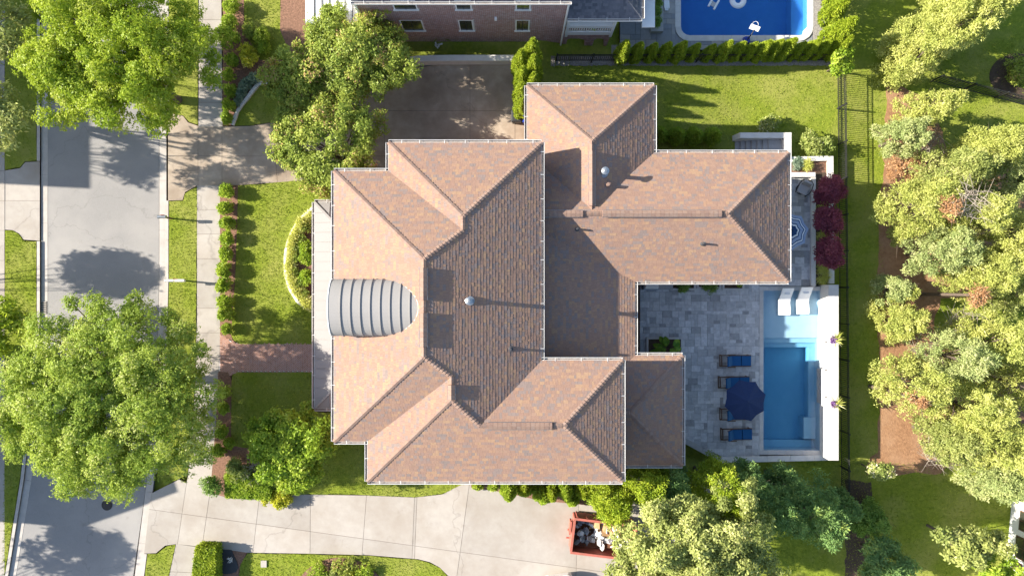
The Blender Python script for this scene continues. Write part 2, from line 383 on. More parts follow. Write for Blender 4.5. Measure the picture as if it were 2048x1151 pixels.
grass_pts = []
def grass_on(parent, polys, z, dens=150, length=.09, name='grass', holes=()):
    """individual blades standing on a lawn"""
    Vs = []; ts = []
    for poly in polys:
        xs = [p[0] for p in poly]; ys = [p[1] for p in poly]
        n = int((max(xs) - min(xs)) * (max(ys) - min(ys)) * dens)
        X = rng.uniform(min(xs), max(xs), n); Y = rng.uniform(min(ys), max(ys), n)
        k = inside_np(X, Y, poly)
        for h in holes: k &= ~inside_np(X, Y, h)
        X = X[k]; Y = Y[k]; n = len(X)
        Z = np.full(n, z) if not callable(z) else np.array([z(x, y) for x, y in zip(X, Y)])
        th = rng.uniform(0, 2 * np.pi, n); L_ = length * rng.uniform(.6, 1.3, n); lean = rng.uniform(.3, 1.2, n)
        w = .012 + .016 * rng.random(n)
        b = np.stack([X, Y, Z], 1); d = np.stack([np.cos(th), np.sin(th), np.zeros(n)], 1); s = np.stack([-np.sin(th), np.cos(th), np.zeros(n)], 1)
        tip = b + d * (L_ * np.sin(lean))[:, None]; tip[:, 2] += L_ * np.cos(lean)
        Vs.append(np.stack([b - s * w[:, None], b + s * w[:, None], tip], 1).reshape(-1, 3))
        pat = .5 + .25 * np.sin(X * .9 + 1.3 * np.sin(Y * .7)) + .2 * np.sin(Y * 1.7 + X * .4)
        ts.append(np.clip(pat + rng.normal(0, .28, n), 0, 1))
    V = np.concatenate(Vs); Q = np.arange(len(V)).reshape(-1, 3)
    return np_mesh(name, V, Q, M['blade'], parent, np.concatenate(ts), 'stuff', 3)

# ---- street
street_px = [(92, -260), (93, 640), (82, 760), (58, 960), (22, 1180), (-40, 1400), (200, 1400), (262, 1180), (290, 985), (312, 800), (318, 560), (318, -260)]
street = sheet('street', street_px, -.115, M['asphalt'], .3)
def strip_pieces(name, piece, line, width_px, z0, z1, mat, parent_z=0.0, seg=96, side=1, cat=None, gap=.012):
    """run of cast pieces along a pixel polyline, each its own part"""
    root = struct(MB_base(name, line, width_px, side, z0, z1 - .02))
    pts = [Vector((x, y)) for x, y in line]; acc = []
    for i in range(len(pts) - 1):
        a, b = pts[i], pts[i + 1]; n = max(1, round((b - a).length / seg))
        for k in range(n): acc.append((a.lerp(b, k / n), a.lerp(b, (k + 1) / n)))
    for a, b in acc:
        d = (b - a).normalized(); nrm = Vector((-d.y, d.x)) * side
        a2 = a + d * (gap * PXM / 2); b2 = b - d * (gap * PXM / 2)
        q = [a2, b2, b2 + nrm * width_px, a2 + nrm * width_px]
        m = MB(); m.prism(PW([(p.x, p.y) for p in q]), z0, z1); m.build(piece, mat, root)
    return root
def MB_base(name, line, w, side, z0, z1):
    m = MB()
    for i in range(len(line) - 1):
        a = Vector(line[i]); b = Vector(line[i + 1]); d = (b - a).normalized(); n = Vector((-d.y, d.x)) * side
        q = [a, b, b + n * (w - .6), a + n * (w - .6)]
        m.prism(PW([(p.x, p.y) for p in q]), z0, z1)
    return m.build(name, M['joint'])
# west side: gutter pan, kerb ; east side: gutter pan, kerb
WL = [(80, -40), (80, 640), (70, 760), (47, 960), (10, 1190)]
EL = [(331, -40), (331, 560), (325, 800), (303, 985), (277, 1190)]
strip_pieces('gutter', 'gutter_slab', WL, -13, -.28, -.105, M['kerb'], side=1)
strip_pieces('gutter', 'gutter_slab', EL, 14, -.28, -.105, M['kerb'], side=1)
strip_pieces('kerb', 'kerb_stone', [(80, -40), (80, 322)], 6, -.28, .02, M['kerb'], side=1)
strip_pieces('kerb', 'kerb_stone', [(80, 482), (80, 640), (70, 760), (47, 960), (10, 1190)], 6, -.28, .02, M['kerb'], side=1)
strip_pieces('kerb', 'kerb_stone', [(331, -40), (331, 226)], -6, -.28, .02, M['kerb'], side=1)
strip_pieces('kerb', 'kerb_stone', [(331, 401), (331, 560), (325, 800), (308, 945)], -6, -.28, .02, M['kerb'], side=1)
strip_pieces('kerb', 'kerb_stone', [(288, 1106), (277, 1190)], -6, -.28, .02, M['kerb'], side=1)

# ---- cast concrete cut into slabs by joint lines
def slabs(name, poly_px, cuts, z=0.0, mat=None, gap=.02, piece='slab', th=.16):
    mat = mat or M['concrete']
    base = MB(); base.prism(PW(poly_px), z - th - .05, z - .018); root = struct(base.build(name, M['joint']))
    polys = [PW(poly_px)]
    for (ax, ay), (bx, by) in cuts:
        a = W(ax, ay); b = W(bx, by); d = (b - a).normalized(); n = (-d.y, d.x); dd = n[0] * a.x + n[1] * a.y
        nx = []
        for p in polys:
            for sgn in (1, -1):
                q = clip_half(p, (n[0] * sgn, n[1] * sgn), dd * sgn + gap / 2)
                if len(q) > 2 and abs(area(q)) > .03: nx.append(q)
        polys = nx
    for p in polys:
        m = MB(); m.prism(p, z - th, z + R.uniform(-.003, .003)); m.build(piece, mat, root)
    return root
# pavement east of the street
slabs('sidewalk', [(398, -60), (397, 253), (445, 253), (442, -60)], [((300, y), (500, y)) for y in (-20, 40, 98, 156, 205)])
slabs('sidewalk', [(394, 371), (394, 640), (390, 780), (376, 952), (373, 966), (420, 984), (424, 940), (432, 840), (440, 690), (440, 371)],
      [((300, y), (500, y)) for y in (419, 468, 517, 566, 616, 665, 714, 763, 812, 861, 912)])
slabs('sidewalk', [(352, 1087), (404, 1094), (394, 1200), (328, 1200)], [((300, 1140), (500, 1150))])
# walk and apron on the far side of the street
slabs('sidewalk', [(-90, -60), (9, -60), (9, 1200), (-90, 1200)], [((-90, y), (60, y + 1)) for y in (60, 130, 200, 270, 341, 401, 460, 520, 590, 660, 740, 820, 900, 980, 1060)])
slabs('driveway_apron', [(9, 341), (40, 336), (50, 324), (79, 323), (79, 481), (47, 479), (38, 467), (25, 460), (9, 459)], [((0, 401), (80, 401))], z=-.02)
# north driveway and parking court
slabs('driveway', [(336, 226), (366, 232), (376, 245), (397, 252), (445, 253), (500, 252), (556, 243), (600, 234), (680, 222), (735, 180), (775, 140), (1060, 112), (1076, 400), (660, 400), (640, 350), (600, 361), (546, 365), (480, 370), (394, 371), (370, 384), (365, 400), (336, 401)],
      [((396, 200), (396, 420)), ((444, 200), (444, 420)), ((300, 312), (444.5, 312)), ((542, 200), (559, 420)), ((766, 100), (772, 420)), ((940, 60), (940, 420)), ((700, 221), (1100, 222)), ((1030, 60), (1030, 420))], mat=M['court'])
# south driveway
slabs('driveway', [(302, 986), (330, 972), (358, 958), (373, 966), (420, 984), (450, 992), (520, 997), (600, 988), (733, 990), (829, 994), (884, 988), (940, 960), (1010, 950), (1420, 950), (1420, 1300), (905, 1300), (897, 1151), (880, 1134), (860, 1123), (836, 1117), (737, 1109), (620, 1106), (494, 1104), (421, 1094), (352, 1087), (330, 1090), (312, 1105), (288, 1106)],
      [((373, 966), (355, 1087)), ((420, 984), (404, 1094)), ((518, 999), (506, 1103)), ((621, 987), (620, 1106)), ((733, 990), (724, 1109)), ((829, 994), (824, 1116)), ((834, 994), (829, 1116)), ((938, 972), (914, 1150)), ((302, 1018), (411, 1033)), ((1160, 940), (1150, 1200))])

# ---- lawns and beds on the street side
def lawn(name, px, z=.0, hole_px=(), dens=150):
    p = ragged(PW(px, z), .025, .3); b = MB(); b.prism(p, z - .22, z); o = struct(b.build(name, M['lawn']))
    grass_on(o, [p], z, dens, holes=[PW(h, z) for h in hole_px]); return o
bed_curve = [(626, 416), (605, 434), (594, 447), (585, 463), (578, 480), (573, 497), (571, 515), (571, 538), (575, 560), (580, 577), (588, 591), (596, 603), (608, 612), (626, 622)]
lawn('front_lawn', [(476, 371), (530, 368), (565, 363), (605, 361), (645, 352), (680, 345), (680, 412), (626, 416)] + bed_curve[1:] + [(626, 688), (478, 687), (467, 680), (462, 668), (464, 640), (470, 560), (474, 450)])
lawn('front_lawn', [(463, 760), (466, 749), (474, 744), (626, 744), (626, 824), (672, 824), (672, 886), (740, 886), (740, 968), (944, 960), (884, 987), (829, 993), (733, 989), (640, 987), (545, 990), (545, 930), (520, 900), (462, 890)])
lawn('lawn_strip', [(394, 373), (371, 386), (366, 401), (338, 402), (338, 560), (331, 800), (314, 945), (330, 970), (358, 956), (375, 948), (388, 780), (392, 640)])
lawn('lawn_strip', [(338, -60), (338, 225), (367, 231), (378, 244), (395, 250), (396, -60)], dens=80)
lawn('lawn_strip', [(10, 461), (25, 462), (37, 469), (46, 481), (72, 483), (72, 640), (62, 760), (40, 950), (2, 1190), (10, 900)])
lawn('lawn_strip', [(10, -60), (10, 339), (39, 334), (49, 322), (73, 321), (73, -60)], dens=80)
lawn('lawn_strip', [(295, 1107), (314, 1107), (332, 1092), (351, 1089), (326, 1200), (284, 1200)])
lawn('side_lawn', [(468, 251), (478, 222), (499, 196), (520, 170), (545, 166), (640, 165), (690, 200), (600, 233), (556, 242), (500, 250)], dens=110)
lawn('side_lawn', [(488, -60), (488, 60), (520, 120), (585, 120), (560, 60), (562, -60)])
ring_out = [(680 + 93 * math.cos(a), 1196 + 82 * math.sin(a)) for a in np.linspace(0, 2 * math.pi, 40)[:-1]]
lawn('side_lawn', [(470, 1200), (480, 1130), (494, 1106), (620, 1108), (737, 1111), (836, 1119), (860, 1125), (880, 1136), (896, 1152), (902, 1200)], hole_px=[ring_out])
sheet('mulch_bed', [(440, 371), (476, 371), (474, 450), (470, 560), (464, 640), (462, 668), (466, 682), (440, 668)], .005, M['mulch'])
sheet('mulch_bed', [(437, 742), (456, 744), (463, 760), (462, 890), (520, 900), (545, 930), (545, 992), (450, 993), (420, 984), (424, 940), (432, 840)], .005, M['mulch'])
sheet('mulch_bed', [(446, -60), (488, -60), (488, 60), (520, 120), (585, 120), (560, 60), (562, -60), (640, -60), (640, 60), (720, 120), (700, 165), (545, 163), (518, 167), (497, 195), (476, 222), (466, 251), (445, 252)], .005, M['mulch'])
sheet('mulch_bed', [(404, 1094), (494, 1104), (480, 1130), (470, 1200), (390, 1200)], .005, M['mulch'])
sheet('mulch_bed', bed_curve, .01, M['mulch'])
sheet('mulch_bed', ring_out, .03, M['mulch'], .02)
sheet('mulch_bed', [(942, 958), (1003, 958), (1250, 958), (1300, 1000), (1180, 1010), (1080, 1000), (1003, 983), (942, 974)], .008, M['mulch'])
# foundation soil under the house
sheet('foundation_bed', [(626, 330), (1080, 280), (1080, 180), (1280, 300), (1280, 720), (1255, 970), (735, 968), (626, 830)], -.03, M['soil'])

# ---- brick front walk: header course and herringbone
def brick_walk():
    poly = [(440, 668), (452, 676), (462, 682), (480, 687), (640, 687), (640, 743), (474, 743), (464, 748), (456, 752), (437, 760)]
    b = MB(); pw = PW(poly); b.prism(pw, -.2, -.012); root = struct(b.build('brick_walk', M['mortar']))
    g = MB(); bw, bl = .1, .2; ca, sa = math.cos(.785), math.sin(.785); cx, cy = pw[0]
    for i in range(-75, 75):
        for j in range(-75, 75):
            k = (i - j) % 4
            if k not in (0, 3): continue
            u0, v0 = i * bw, j * bw; u1, v1 = (u0 + bl, v0 + bw) if k == 0 else (u0 + bw, v0 + bl)
            e = .006; q = [(u0 + e, v0 + e), (u1 - e, v0 + e), (u1 - e, v1 - e), (u0 + e, v1 - e)]
            q = [(cx + 3 + u * ca - v * sa, cy - 1 + u * sa + v * ca) for u, v in q]
            mx = sum(p[0] for p in q) / 4; my = sum(p[1] for p in q) / 4
            if not inside((mx, my), pw): continue
            g.prism(q, -.03, R.uniform(-.003, .003), 0, R.random())
    g.build('brick', M['walk_brick'], root, tint=True, kind='stuff')
brick_walk()

# ---- stone edging of the curved bed
def edging(name, label, curve, w, h, seg, group, mat=None, z=0.0, smooth_n=1):
    root = thing(name, label, 'edging', W(curve[0][0], curve[0][1], z), group)
    pts = [W(x, y, z) for x, y in curve]; acc = []
    for i in range(len(pts) - 1):
        n = max(1, round((pts[i + 1] - pts[i]).length / seg))
        for k in range(n): acc.append((pts[i].lerp(pts[i + 1], k / n), pts[i].lerp(pts[i + 1], (k + 1) / n)))
    for a, b in acc:
        d = (b - a).normalized(); m = MB(); c = (a + b) / 2
        m.obox((c.x, c.y, z + h / 2 - .05 + R.uniform(-.01, .01)), (b - a).length - .012, w * R.uniform(.9, 1.1), h, math.atan2(d.y, d.x) + R.uniform(-.05, .05))
        m.build('edging_stone', mat or M['stone_white'], root)
    return root
edging('bed_edging', 'curved pale stone edging around the front planting bed beside the metal porch roof', bed_curve, .16, .16, .26, None)
edging('bed_edging', 'curved pale stone edging between the mulch bed and the shaded side lawn', [(466, 251), (470, 240), (476, 224), (485, 210), (497, 196), (508, 181), (519, 168), (545, 163)], .2, .22, .3, None)
# ================================================================ MAIN HOUSE
ZE = 6.5          # two-storey eaves
ZD = 4.0         # rear wing eaves
class Plane:
    """roof plane rising inward from an eave line"""
    def __init__(s, axis, px, z0, sign, pitch):
        k = (H - z0) / FPX
        s.axis = axis; s.e = (px - 1024) * k if axis == 'x' else (575.5 - px) * k
        s.z0 = z0; s.g = sign * pitch
        # z = z0 + g*(c - e)  ->  n.p = d
        s.n = Vector((-s.g, 0, 1)) if axis == 'x' else Vector((0, -s.g, 1)); s.d = z0 - s.g * s.e
    def z(s, p): return s.z0 + s.g * ((p.x if s.axis == 'x' else p.y) - s.e)
def X3(a, b, c):
    m = Matrix((a.n, b.n, c.n)); return m.inverted() @ Vector((a.d, b.d, c.d))
def XZ(a, b, z):
    """corner where two planes with different axes are at height z"""
    p = Vector((0, 0, z))
    for q in (a, b):
        c = q.e + (z - q.z0) / q.g
        if q.axis == 'x': p.x = c
        else: p.y = c
    return p
def XC(a, b, axis, val):
    """point on the line a∩b at a given plan coordinate"""
    class _P: pass
    q = _P(); q.n = Vector((1, 0, 0)) if axis == 'x' else Vector((0, 1, 0)); q.d = val
    return X3(a, b, q)

def shingle_face(poly, mb, expo=.165):
    poly = [Vector(p) for p in poly]
    n = Vector((0, 0, 0))
    for i in range(len(poly)): n += poly[i].cross(poly[(i + 1) % len(poly)])
    n.normalize()
    if n.z < 0: n = -n
    v = (Vector((0, 0, 1)) - n * n.z).normalized(); u = v.cross(n)
    o = min(poly, key=lambda p: p.z)
    P2 = [((p - o).dot(u), (p - o).dot(v)) for p in poly]
    if area(P2) < 0: P2 = P2[::-1]
    vmax = max(p[1] for p in P2); umin = min(p[0] for p in P2); umax = max(p[0] for p in P2)
    j = 0; tcol = R.random(); run = 0
    while j * expo < vmax:
        v0 = j * expo; uu = umin - R.uniform(0, .3)
        band = clip_half(clip_half(P2, (0, 1), v0 - .02), (0, -1), -(v0 + expo))
        if len(band) < 3: j += 1; continue
        bu0 = min(p[0] for p in band); bu1 = max(p[0] for p in band)
        while uu < bu1:
            w = R.choice((.11, .14, .17, .2, .25)); u0, u1 = uu, uu + w; uu += w
            if u1 < bu0: continue
            if run <= 0: tcol = R.random(); run = R.choice((1, 1, 1, 1, 2))
            run -= 1
            dv = R.choice((0, 0, -.014)); t = .012 if R.random() < .5 else .006
            va = v0 + dv if j else v0
            q = clip_half(clip_half(clip_half(clip_half(P2, (1, 0), u0 + .002), (-1, 0), -(u1 - .002)), (0, 1), va), (0, -1), -(v0 + expo))
            if len(q) < 3 or abs(area(q)) < .0012: continue
            hh = lambda vv: .004 + t * max(0, 1 - (vv - va) / expo)
            i0 = len(mb.v); k = len(q)
            top = [o + u * a + v * b + n * hh(b) for a, b in q]; bot = [o + u * a + v * b - n * .002 for a, b in q]
            mb.v += [tuple(p) for p in top] + [tuple(p) for p in bot]
            mb.f.append(tuple(range(i0, i0 + k))); mb.m.append(0); mb.t.append(tcol)
            for a in range(k):
                b_ = (a + 1) % k
                if q[a][1] > v0 + expo - .01 and q[b_][1] > v0 + expo - .01: continue
                mb.f.append((i0 + a, i0 + k + a, i0 + k + b_, i0 + b_)); mb.m.append(0); mb.t.append(tcol)
        j += 1

def hip_caps(roof, pa, pb, p, q, name='hip_cap'):
    """row of bent cap shingles from the low end p up to q"""
    p = Vector(p); q = Vector(q)
    if p.z > q.z: p, q = q, p
    e = (q - p); L = e.length; e /= L; mb = MB()
    sides = []
    for pl, other in ((pa, pb), (pb, pa)):
        n = pl.n.normalized(); s = n.cross(e).normalized()
        probe = p + e * L * .5 + s * .5
        if other.z(probe) < pl.z(probe) - 1e-6 : s = -s
        if (pl.z(p + e * L * .5 + s * .5)) > other.z(p + e * L * .5 + s * .5): s = -s
        sides.append(s)
    up = (pa.n.normalized() + pb.n.normalized()).normalized()
    k = 0; ex = .19
    while k * ex < L:
        a = p + e * (k * ex); b = p + e * min(L, k * ex + ex * 1.05); w = .125 + R.uniform(-.012, .012); t = R.random()
        ha, hb = .058 + R.uniform(0, .012), .03
        c0, c1 = a + up * ha, b + up * hb
        for s in sides:
            l0 = a + s * w + up * (ha - .006); l1 = b + s * w + up * (hb - .006)
            mb.poly([c0, l0, l1, c1], 0, t); mb.poly([l0, l0 - up * ha, l1 - up * ha, l1], 0, t)
            mb.poly([c0, a + up * .005, a + s * w, l0], 0, t)
        k += 1
    return mb.build(name, M['cap_shingle'], roof, tint=True, kind='stuff')
def ridge_vent(roof, p, q, half=.17):
    p = Vector(p); q = Vector(q); e = (q - p).normalized(); s = Vector((-e.y, e.x, 0)).normalized(); L = (q - p).length
    m = MB()
    for sg in (1, -1):
        a = [p + Vector((0, 0, .16)), q + Vector((0, 0, .16)), q + s * sg * half + Vector((0, 0, .075)), p + s * sg * half + Vector((0, 0, .075))]
        m.poly(a if sg < 0 else a[::-1]); m.poly([a[3], a[2], a[2] - Vector((0, 0, .14)), a[3] - Vector((0, 0, .14))])
    for pt in (p, q):
        m.poly([pt + Vector((0, 0, .16)), pt + s * half + Vector((0, 0, .075)), pt + s * half - Vector((0, 0, .1)), pt - s * half - Vector((0, 0, .1)), pt - s * half + Vector((0, 0, .075))])
    rv = m.build('ridge_vent', M['cap_shingle'], roof)
    c = MB(); n = int(L / .24)
    for k in range(n):
        a = p + e * (k * .24 + .01); b = p + e * (k * .24 + .235)
        for sg in (1, -1):
            t0 = .182; t1 = .168
            q4 = [a + Vector((0, 0, t0)), b + Vector((0, 0, t1)), b + s * sg * (half + .01) + Vector((0, 0, t1 - .085)), a + s * sg * (half + .01) + Vector((0, 0, t0 - .085))]
            c.poly(q4 if sg < 0 else q4[::-1]); c.poly([q4[0], a + Vector((0, 0, .15)), a + s * sg * half + Vector((0, 0, .07)), q4[3]])
    c.t = [R.random() for _ in c.t]; c.build('vent_cap', M['cap_shingle'], roof, tint=True, kind='stuff')
    for sg in (1, -1):
        f = MB(); f.bar(p + s * sg * (half + .03) + Vector((0, 0, .06)), q + s * sg * (half + .03) + Vector((0, 0, .06)), .014, .03); f.build('vent_flange', M['galv'], roof)
def gutter(roof, p, q, outward, col='white_metal'):
    """open trough hung along an eave with hangers across it"""
    p = Vector(p); q = Vector(q); o = Vector(outward); z = Vector((0, 0, 1)); e = (q - p).normalized()
    m = MB(); p0 = p + o * .02; q0 = q + o * .02
    m.bar(p0 + o * .122 - z * .055, q0 + o * .122 - z * .055, 0.018, .12)
    m.bar(p0 - o * .005 - z * .07, q0 - o * .005 - z * .07, .012, .11)
    for pt, sg in ((p0, 1), (q0, -1)): m.bar(pt + e * sg * .005 - z * .06, pt + e * sg * .005 + o * .125 - z * .06, .01, .11)
    g = m.build('gutter', M[col], roof)
    m = MB(); m.bar(p0 + o * .055 - z * .10, q0 + o * .055 - z * .10, .11, .012); m.build('trough', M['gutter_in'], g) if roof.parent is None or roof.parent.parent is None and roof.type == 'EMPTY' else m.build('trough', M['gutter_in'], roof)
    h = MB(); L = (q - p).length; n = max(1, int(L / 1.15))
    for k in range(n):
        a = p + e * ((k + .5 + R.uniform(-.12, .12)) * L / n); h.bar(a - o * .05 + z * .03, a + o * .13 + z * .01, .02, .015)
    h.build('hanger', M[col], roof, kind='stuff')
    return g
def vent_pipe(roof, base, h, r, mat, cap=True):
    m = MB(); b = Vector(base)
    prof = [(r * 2.2, -.05), (r * 2.2, .03), (r * 1.1, .06), (r, .07), (r, h * .8)]
    prof += [(r * 1.7, h * .82), (r * 1.8, h * .92), (r * .6, h)] if cap else [(r, h), (r * .6, h + .005)]
    m.lathe(b, prof, 12); return m.build('vent_pipe', M[mat], roof, smooth=False)

house = thing('house', 'large hip roofed house with brown and tan asphalt shingles in the middle of the lot', 'house', W(960, 640, 0))
def roofmesh(faces, zlow, name='roof'):
    m = MB()
    for f in faces:
        n = Vector((0, 0, 0))
        for i in range(len(f)): n += Vector(f[i]).cross(Vector(f[(i + 1) % len(f)]))
        m.poly(f if n.z > 0 else f[::-1]); m.poly([Vector(p) - Vector((0, 0, .2)) for p in (f[::-1] if n.z > 0 else f)])
    r = m.build(name, M['roof_base'], house)
    s = MB()
    for f in faces: shingle_face(f, s)
    s.build('shingle', M['shingle'], r, tint=True, kind='stuff')
    return r
# ---- two-storey block: hip planes that share the long east slope
p5, p7 = .40, .47
Wa, Na, Sa = Plane('x', 668, ZE, 1, p7), Plane('y', 342, ZE, -1, .50), Plane('y', 882, ZE, 1, .505)
Ep = Plane('x', 1083, ZE, -1, p5)
Wb, Nb = Plane('x', 777, ZE, 1, p5), Plane('y', 285, ZE, -1, p5)
Wc, Sc, Nc, Ec = Plane('x', 735, ZE, 1, p5), Plane('y', 962, ZE, 1, p5), Plane('y', 720, ZE, -1, p5), Plane('x', 1245, ZE, -1, p5)
apB, rB, apN, apS = X3(Wb, Nb, Ep), X3(Wb, Ep, Na), X3(Wa, Na, Ep), X3(Wa, Sa, Ep)
rC, apC, vC, apE = X3(Sa, Ep, Wc), X3(Wc, Sc, Ep), X3(Sc, Nc, Ep), X3(Sc, Nc, Ec)
cor = lambda a, b: XZ(a, b, a.z0)
NWa, SWa, NWb, NEb, SWc, SEc, NEc = cor(Wa, Na), cor(Wa, Sa), cor(Wb, Nb), cor(Ep, Nb), cor(Wc, Sc), cor(Ec, Sc), cor(Ec, Nc)
vAB, vAC, vEC = cor(Wb, Na), cor(Wc, Sa), cor(Ep, Nc)
roof = roofmesh([[NWb, apB, NEb], [NWb, vAB, rB, apB], [NWa, vAB, rB, apN][::-1], [NWa, SWa, apS, apN], [SWa, vAC, rC, apS],
                 [vAC, SWc, apC, rC], [SWc, SEc, apE, vC, apC], [SEc, NEc, apE], [NEc, vEC, vC, apE], [NEb, apB, rB, apN, apS, rC, apC, vC, vEC]], ZE)
for a, b, p, q in [(Wb, Nb, NWb, apB), (Ep, Nb, NEb, apB), (Na, Ep, rB, apN), (Wa, Na, NWa, apN), (Wa, Sa, SWa, apS), (Sa, Ep, rC, apS),
                   (Wc, Sc, SWc, apC), (Sc, Ep, vC, apC), (Ec, Sc, SEc, apE), (Ec, Nc, NEc, apE)]: hip_caps(roof, a, b, p, q)
for a, b, p, q in [(Wa, Ep, apS, apN), (Wb, Ep, rB, apB), (Wc, Ep, rC, apC), (Nc, Sc, vC, apE)]: hip_caps(roof, a, b, p, q, 'ridge_cap')
lerp = lambda a, b, t: Vector(a).lerp(Vector(b), t)
for t0, t1 in ((.09, .42), (.55, .90)): ridge_vent(roof, lerp(apN, apS, t0), lerp(apN, apS, t1))
ridge_vent(roof, lerp(rC, apC, .35), lerp(rC, apC, .98)); ridge_vent(roof, lerp(vC, apE, .10), lerp(vC, apE, .86))
for p, q, o in [(NWb, NEb, (0, 1, 0)), (NEb, vEC, (1, 0, 0)), (NWb, vAB, (-1, 0, 0)), (NWa, vAB + Vector((.7, 0, 0)), (0, 1, 0)), (NWa, SWa, (-1, 0, 0)), (SWa, vAC + Vector((.7, 0, 0)), (0, -1, 0)),
                (vAC, SWc, (-1, 0, 0)), (SWc, SEc, (0, -1, 0)), (SEc, NEc, (1, 0, 0)), (NEc, vEC, (0, 1, 0))]: gutter(roof, p, q, o)
def onroof(pl, px, py):
    z = pl.z0
    for _ in range(8): z = pl.z(W(px, py, z))
    return W(px, py, z)
vent_pipe(roof, onroof(Ep, 940, 601), .95, .11, 'galv'); vent_pipe(roof, onroof(Ep, 1021, 697), .42, .07, 'dark_pipe', False)
# ---- rear wing
Wd, Nd, Ed = Plane('x', 1054, ZD, 1, .48), Plane('y', 171, ZD, -1, .48), Plane('x', 1308, ZD, -1, .45)
Ne, Ee, Se = Plane('y', 305, ZD, -1, .49), Plane('x', 1577, ZD, -1, .45), Plane('y', 563, ZD, 1, .49)
Eg = Plane('x', 1270, ZD, -1, .25); Nf, Ef, Sf = Plane('y', 710, ZD, -1, .28), Plane('x', 1365, ZD, -1, .28), Plane('y', 930, ZD, 1, .28)
xw = W(1066, 0, ZD).x; xf = W(1232, 0, ZD).x
apD, J, apW = X3(Wd, Nd, Ed), X3(Wd, Ed, Ne), X3(Ne, Se, Ee)
RW, VW = XC(Ne, Se, 'x', xw), XC(Wd, Ne, 'x', xw)
NWd, NEd, vDE, NEe, SEe, vSG = cor(Wd, Nd), cor(Ed, Nd), cor(Ed, Ne), cor(Ee, Ne), cor(Ee, Se), cor(Eg, Se)
Vg = XC(Eg, Se, 'x', xw); vGF = cor(Eg, Nf); VF = XC(Eg, Nf, 'x', xf); NEf, SEf = cor(Ef, Nf), cor(Ef, Sf); apF = X3(Nf, Ef, Sf); RF = XC(Nf, Sf, 'x', xf)
SWf = Vector((xf, SEf.y, ZD)); WdS = Vector((NWd.x, vDE.y, ZD))
Gbot = Vector((xw, VF.y, Eg.z(Vector((xw, 0, 0)))))
rear = roofmesh([[NWd, NEd, apD], [NWd, apD, J, VW, Vector((xw, WdS.y + (VW.y - WdS.y), VW.z)), WdS], [NEd, vDE, J, apD], [vDE, NEe, apW, RW, VW, J], [NEe, SEe, apW],
                 [SEe, vSG, Vg, RW, apW], [vSG, vGF, VF, Gbot, Vg], [vGF, NEf, apF, RF, VF], [NEf, SEf, apF], [SEf, SWf, RF, apF]], ZD)
for a, b, p, q in [(Wd, Nd, NWd, apD), (Ed, Nd, NEd, apD), (Ee, Ne, NEe, apW), (Ee, Se, SEe, apW), (Ef, Nf, NEf, apF), (Ef, Sf, SEf, apF)]: hip_caps(rear, a, b, p, q)
for a, b, p, q in [(Wd, Ed, apD, J), (Ne, Se, RW, apW), (Nf, Sf, RF, apF)]: hip_caps(rear, a, b, p, q, 'ridge_cap')
ridge_vent(rear, lerp(apD, J, .15), lerp(apD, J, .95), .15); xr = lambda px: lerp(RW, apW, (px - 1072) / (1470 - 1072))
ridge_vent(rear, xr(1084), xr(1172)); ridge_vent(rear, xr(1212), xr(1456))
for p, q, o in [(NWd, NEd, (0, 1, 0)), (NEd, vDE, (1, 0, 0)), (NWd, WdS, (-1, 0, 0)), (vDE, NEe, (0, 1, 0)), (NEe, SEe, (1, 0, 0)), (SEe, vSG, (0, -1, 0)), (vSG, vGF, (1, 0, 0)),
                (vGF, NEf, (0, 1, 0)), (NEf, SEf, (1, 0, 0)), (SEf, SWf, (0, -1, 0))]: gutter(rear, p, q, o)
vent_pipe(rear, onroof(Ed, 1207, 346), .85, .12, 'galv'); vent_pipe(rear, onroof(Ed, 1215, 370), .35, .10, 'cap_shingle', False)
vent_pipe(rear, onroof(Se, 1154, 458), .4, .06, 'dark_pipe', False); vent_pipe(rear, onroof(Se, 1405, 487), .4, .06, 'dark_pipe', False)
# ---- walls under the eaves
def wallbox(px0, px1, py0, py1, z0, z1, inset=.42):
    a = W(px0, py1, z1); b = W(px1, py0, z1); m = MB(); m.box(a.x + inset, b.x - inset, a.y + inset, b.y - inset, z0, z1 - .22)
    return m.build('wall', M['house_wall'], house)
wallbox(668, 1083, 342, 882, -.5, ZE); wallbox(777, 1083, 285, 400, -.5, ZE, .424); wallbox(735, 1245, 720, 962, -.5, ZE, .428)
wallbox(1054, 1308, 171, 330, -2.2, ZD, .42); wallbox(1060, 1577, 305, 563, -2.2, ZD, .425); wallbox(1064, 1270, 500, 760, -1.5, ZD, .43)
# corner posts of the open rear porch
for px, py in ((1352, 724), (1352, 916)):
    a = W(px, py, ZD); m = MB(); m.box(a.x - .14, a.x + .14, a.y - .14, a.y + .14, -.05, ZD - .2); m.box(a.x - .2, a.x + .2, a.y - .2, a.y + .2, -.04, .2); m.build('porch_post', M['white_paint'], house)
